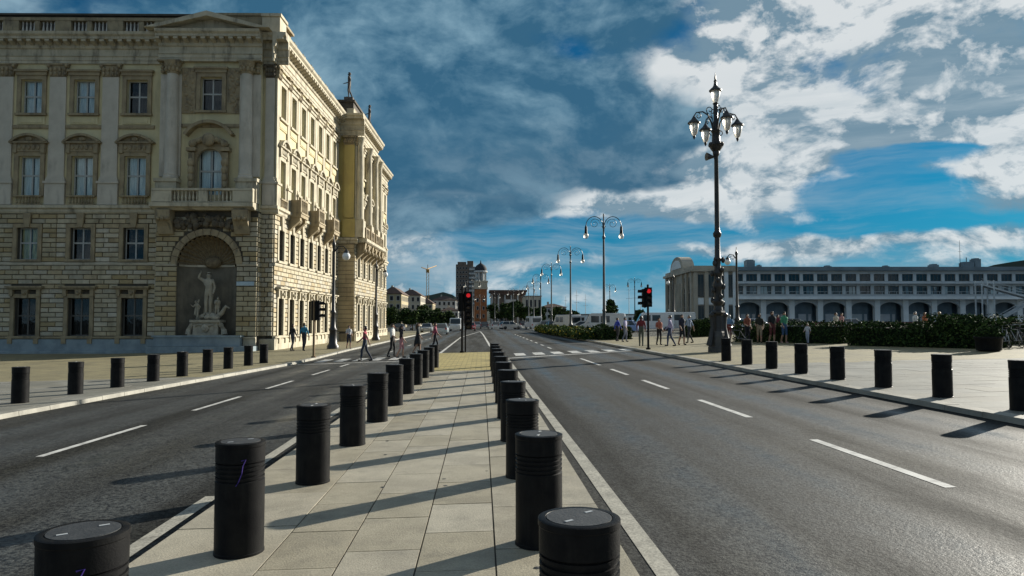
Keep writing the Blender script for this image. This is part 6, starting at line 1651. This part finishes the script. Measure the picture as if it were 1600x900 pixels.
car(road_at(788, 172), 0.1, (.08, .09, .12), 'dark blue car crossing before the columned hall')
car(road_at(862, 105), PI/2+.1, (.06, .065, .07), 'black car parked at the road edge behind the bed')
car(road_at(885, 96), PI/2+.4, (.52, .54, .56), 'silver van parked behind the flower bed tree', True)
car(road_at(1120, 72), .2, (.10, .12, .16), 'dark blue car parked behind the ornate lamp')
car(road_at(1330, 90), .05, (.58, .60, .62), 'white car parked behind the long hedge')
# ------------------------------------------------------------------ bicycles
def bicycle(loc, rz, paint, label, group=None):
    o = empty('bicycle', loc, rz, label, 'bicycle', group); fm = cloth(paint)
    for x in (-.52, .52):
        q = MB(); q.tube([(x+.33*math.cos(t), 0, .34+.33*math.sin(t)) for t in [2*PI*i/20 for i in range(21)]], .018, 6, False); w = q.build('wheel', MAT['tyre'], o, True)
        q = MB()
        for k in range(8): a = PI/4*k; q.tube([(x, 0, .34), (x+.32*math.cos(a), 0, .34+.32*math.sin(a))], .004, 4)
        q.build('spokes', MAT['rim'], w)
    q = MB()
    for a, b_ in (((-.52, 0, .34), (-.08, 0, .30)), ((-.08, 0, .30), (-.22, 0, .84)), ((-.22, 0, .80), (.36, 0, .82)), ((-.08, 0, .30), (.38, 0, .74)), ((-.52, 0, .34), (-.2, 0, .78)), ((.52, 0, .34), (.36, 0, .92))): q.tube([a, b_], .018, 6)
    q.build('frame', fm, o, True)
    q = MB(); q.box(-.36, -.10, -.07, .07, .86, .92, .02); q.build('saddle', MAT['tyre'], o)
    q = MB(); q.tube([(.36, 0, .92), (.36, 0, 1.0), (.42, -.26, 1.03), (.30, -.28, 1.03)], .013, 6); q.tube([(.36, 0, 1.0), (.42, .26, 1.03), (.30, .28, 1.03)], .013, 6); q.build('handlebar', MAT['rim'], o, True)
    q = MB(); q.tube([(-.08, -.1, .30), (-.02, -.14, .16)], .012, 5); q.tube([(-.08, .1, .30), (-.14, .14, .44)], .012, 5); q.tube([(-.08, -.1, .30), (-.08, .1, .30)], .02, 6); q.build('pedals', MAT['rim'], o)
p = G(1152, 537, UP); bicycle((p.x, p.y, gz(p.x)+UP), 2.3, (.16, .16, .18), 'dark bicycle pushed along beside the ornate lamp')
for i in range(4):
    x, y = 23.6+i*.75, 31.4+i*.35; bicycle((x, y, gz(x)+UP), 1.2+.15*i, ((.55, .56, .58), (.5, .5, .52), (.12, .12, .14), (.5, .48, .45))[i], 'bicycle parked in the row beside the round planter', 'bicycles parked beyond the planter')
# small dark litter and gum spots lying on the island slabs
rng = random.Random(11)
for i in range(7):
    x, y = rng.uniform(-1.5, .9), rng.uniform(4.6, 11)
    q = MB(); q.lathe([(.001, .004), (.02*rng.uniform(.6, 1.2), .002), (.026, 0)], 0, 0, 7); o = q.build('gum_spot', MAT['bollard_lid'], island); o.location = (x, y, gz(x)+MU+.001)
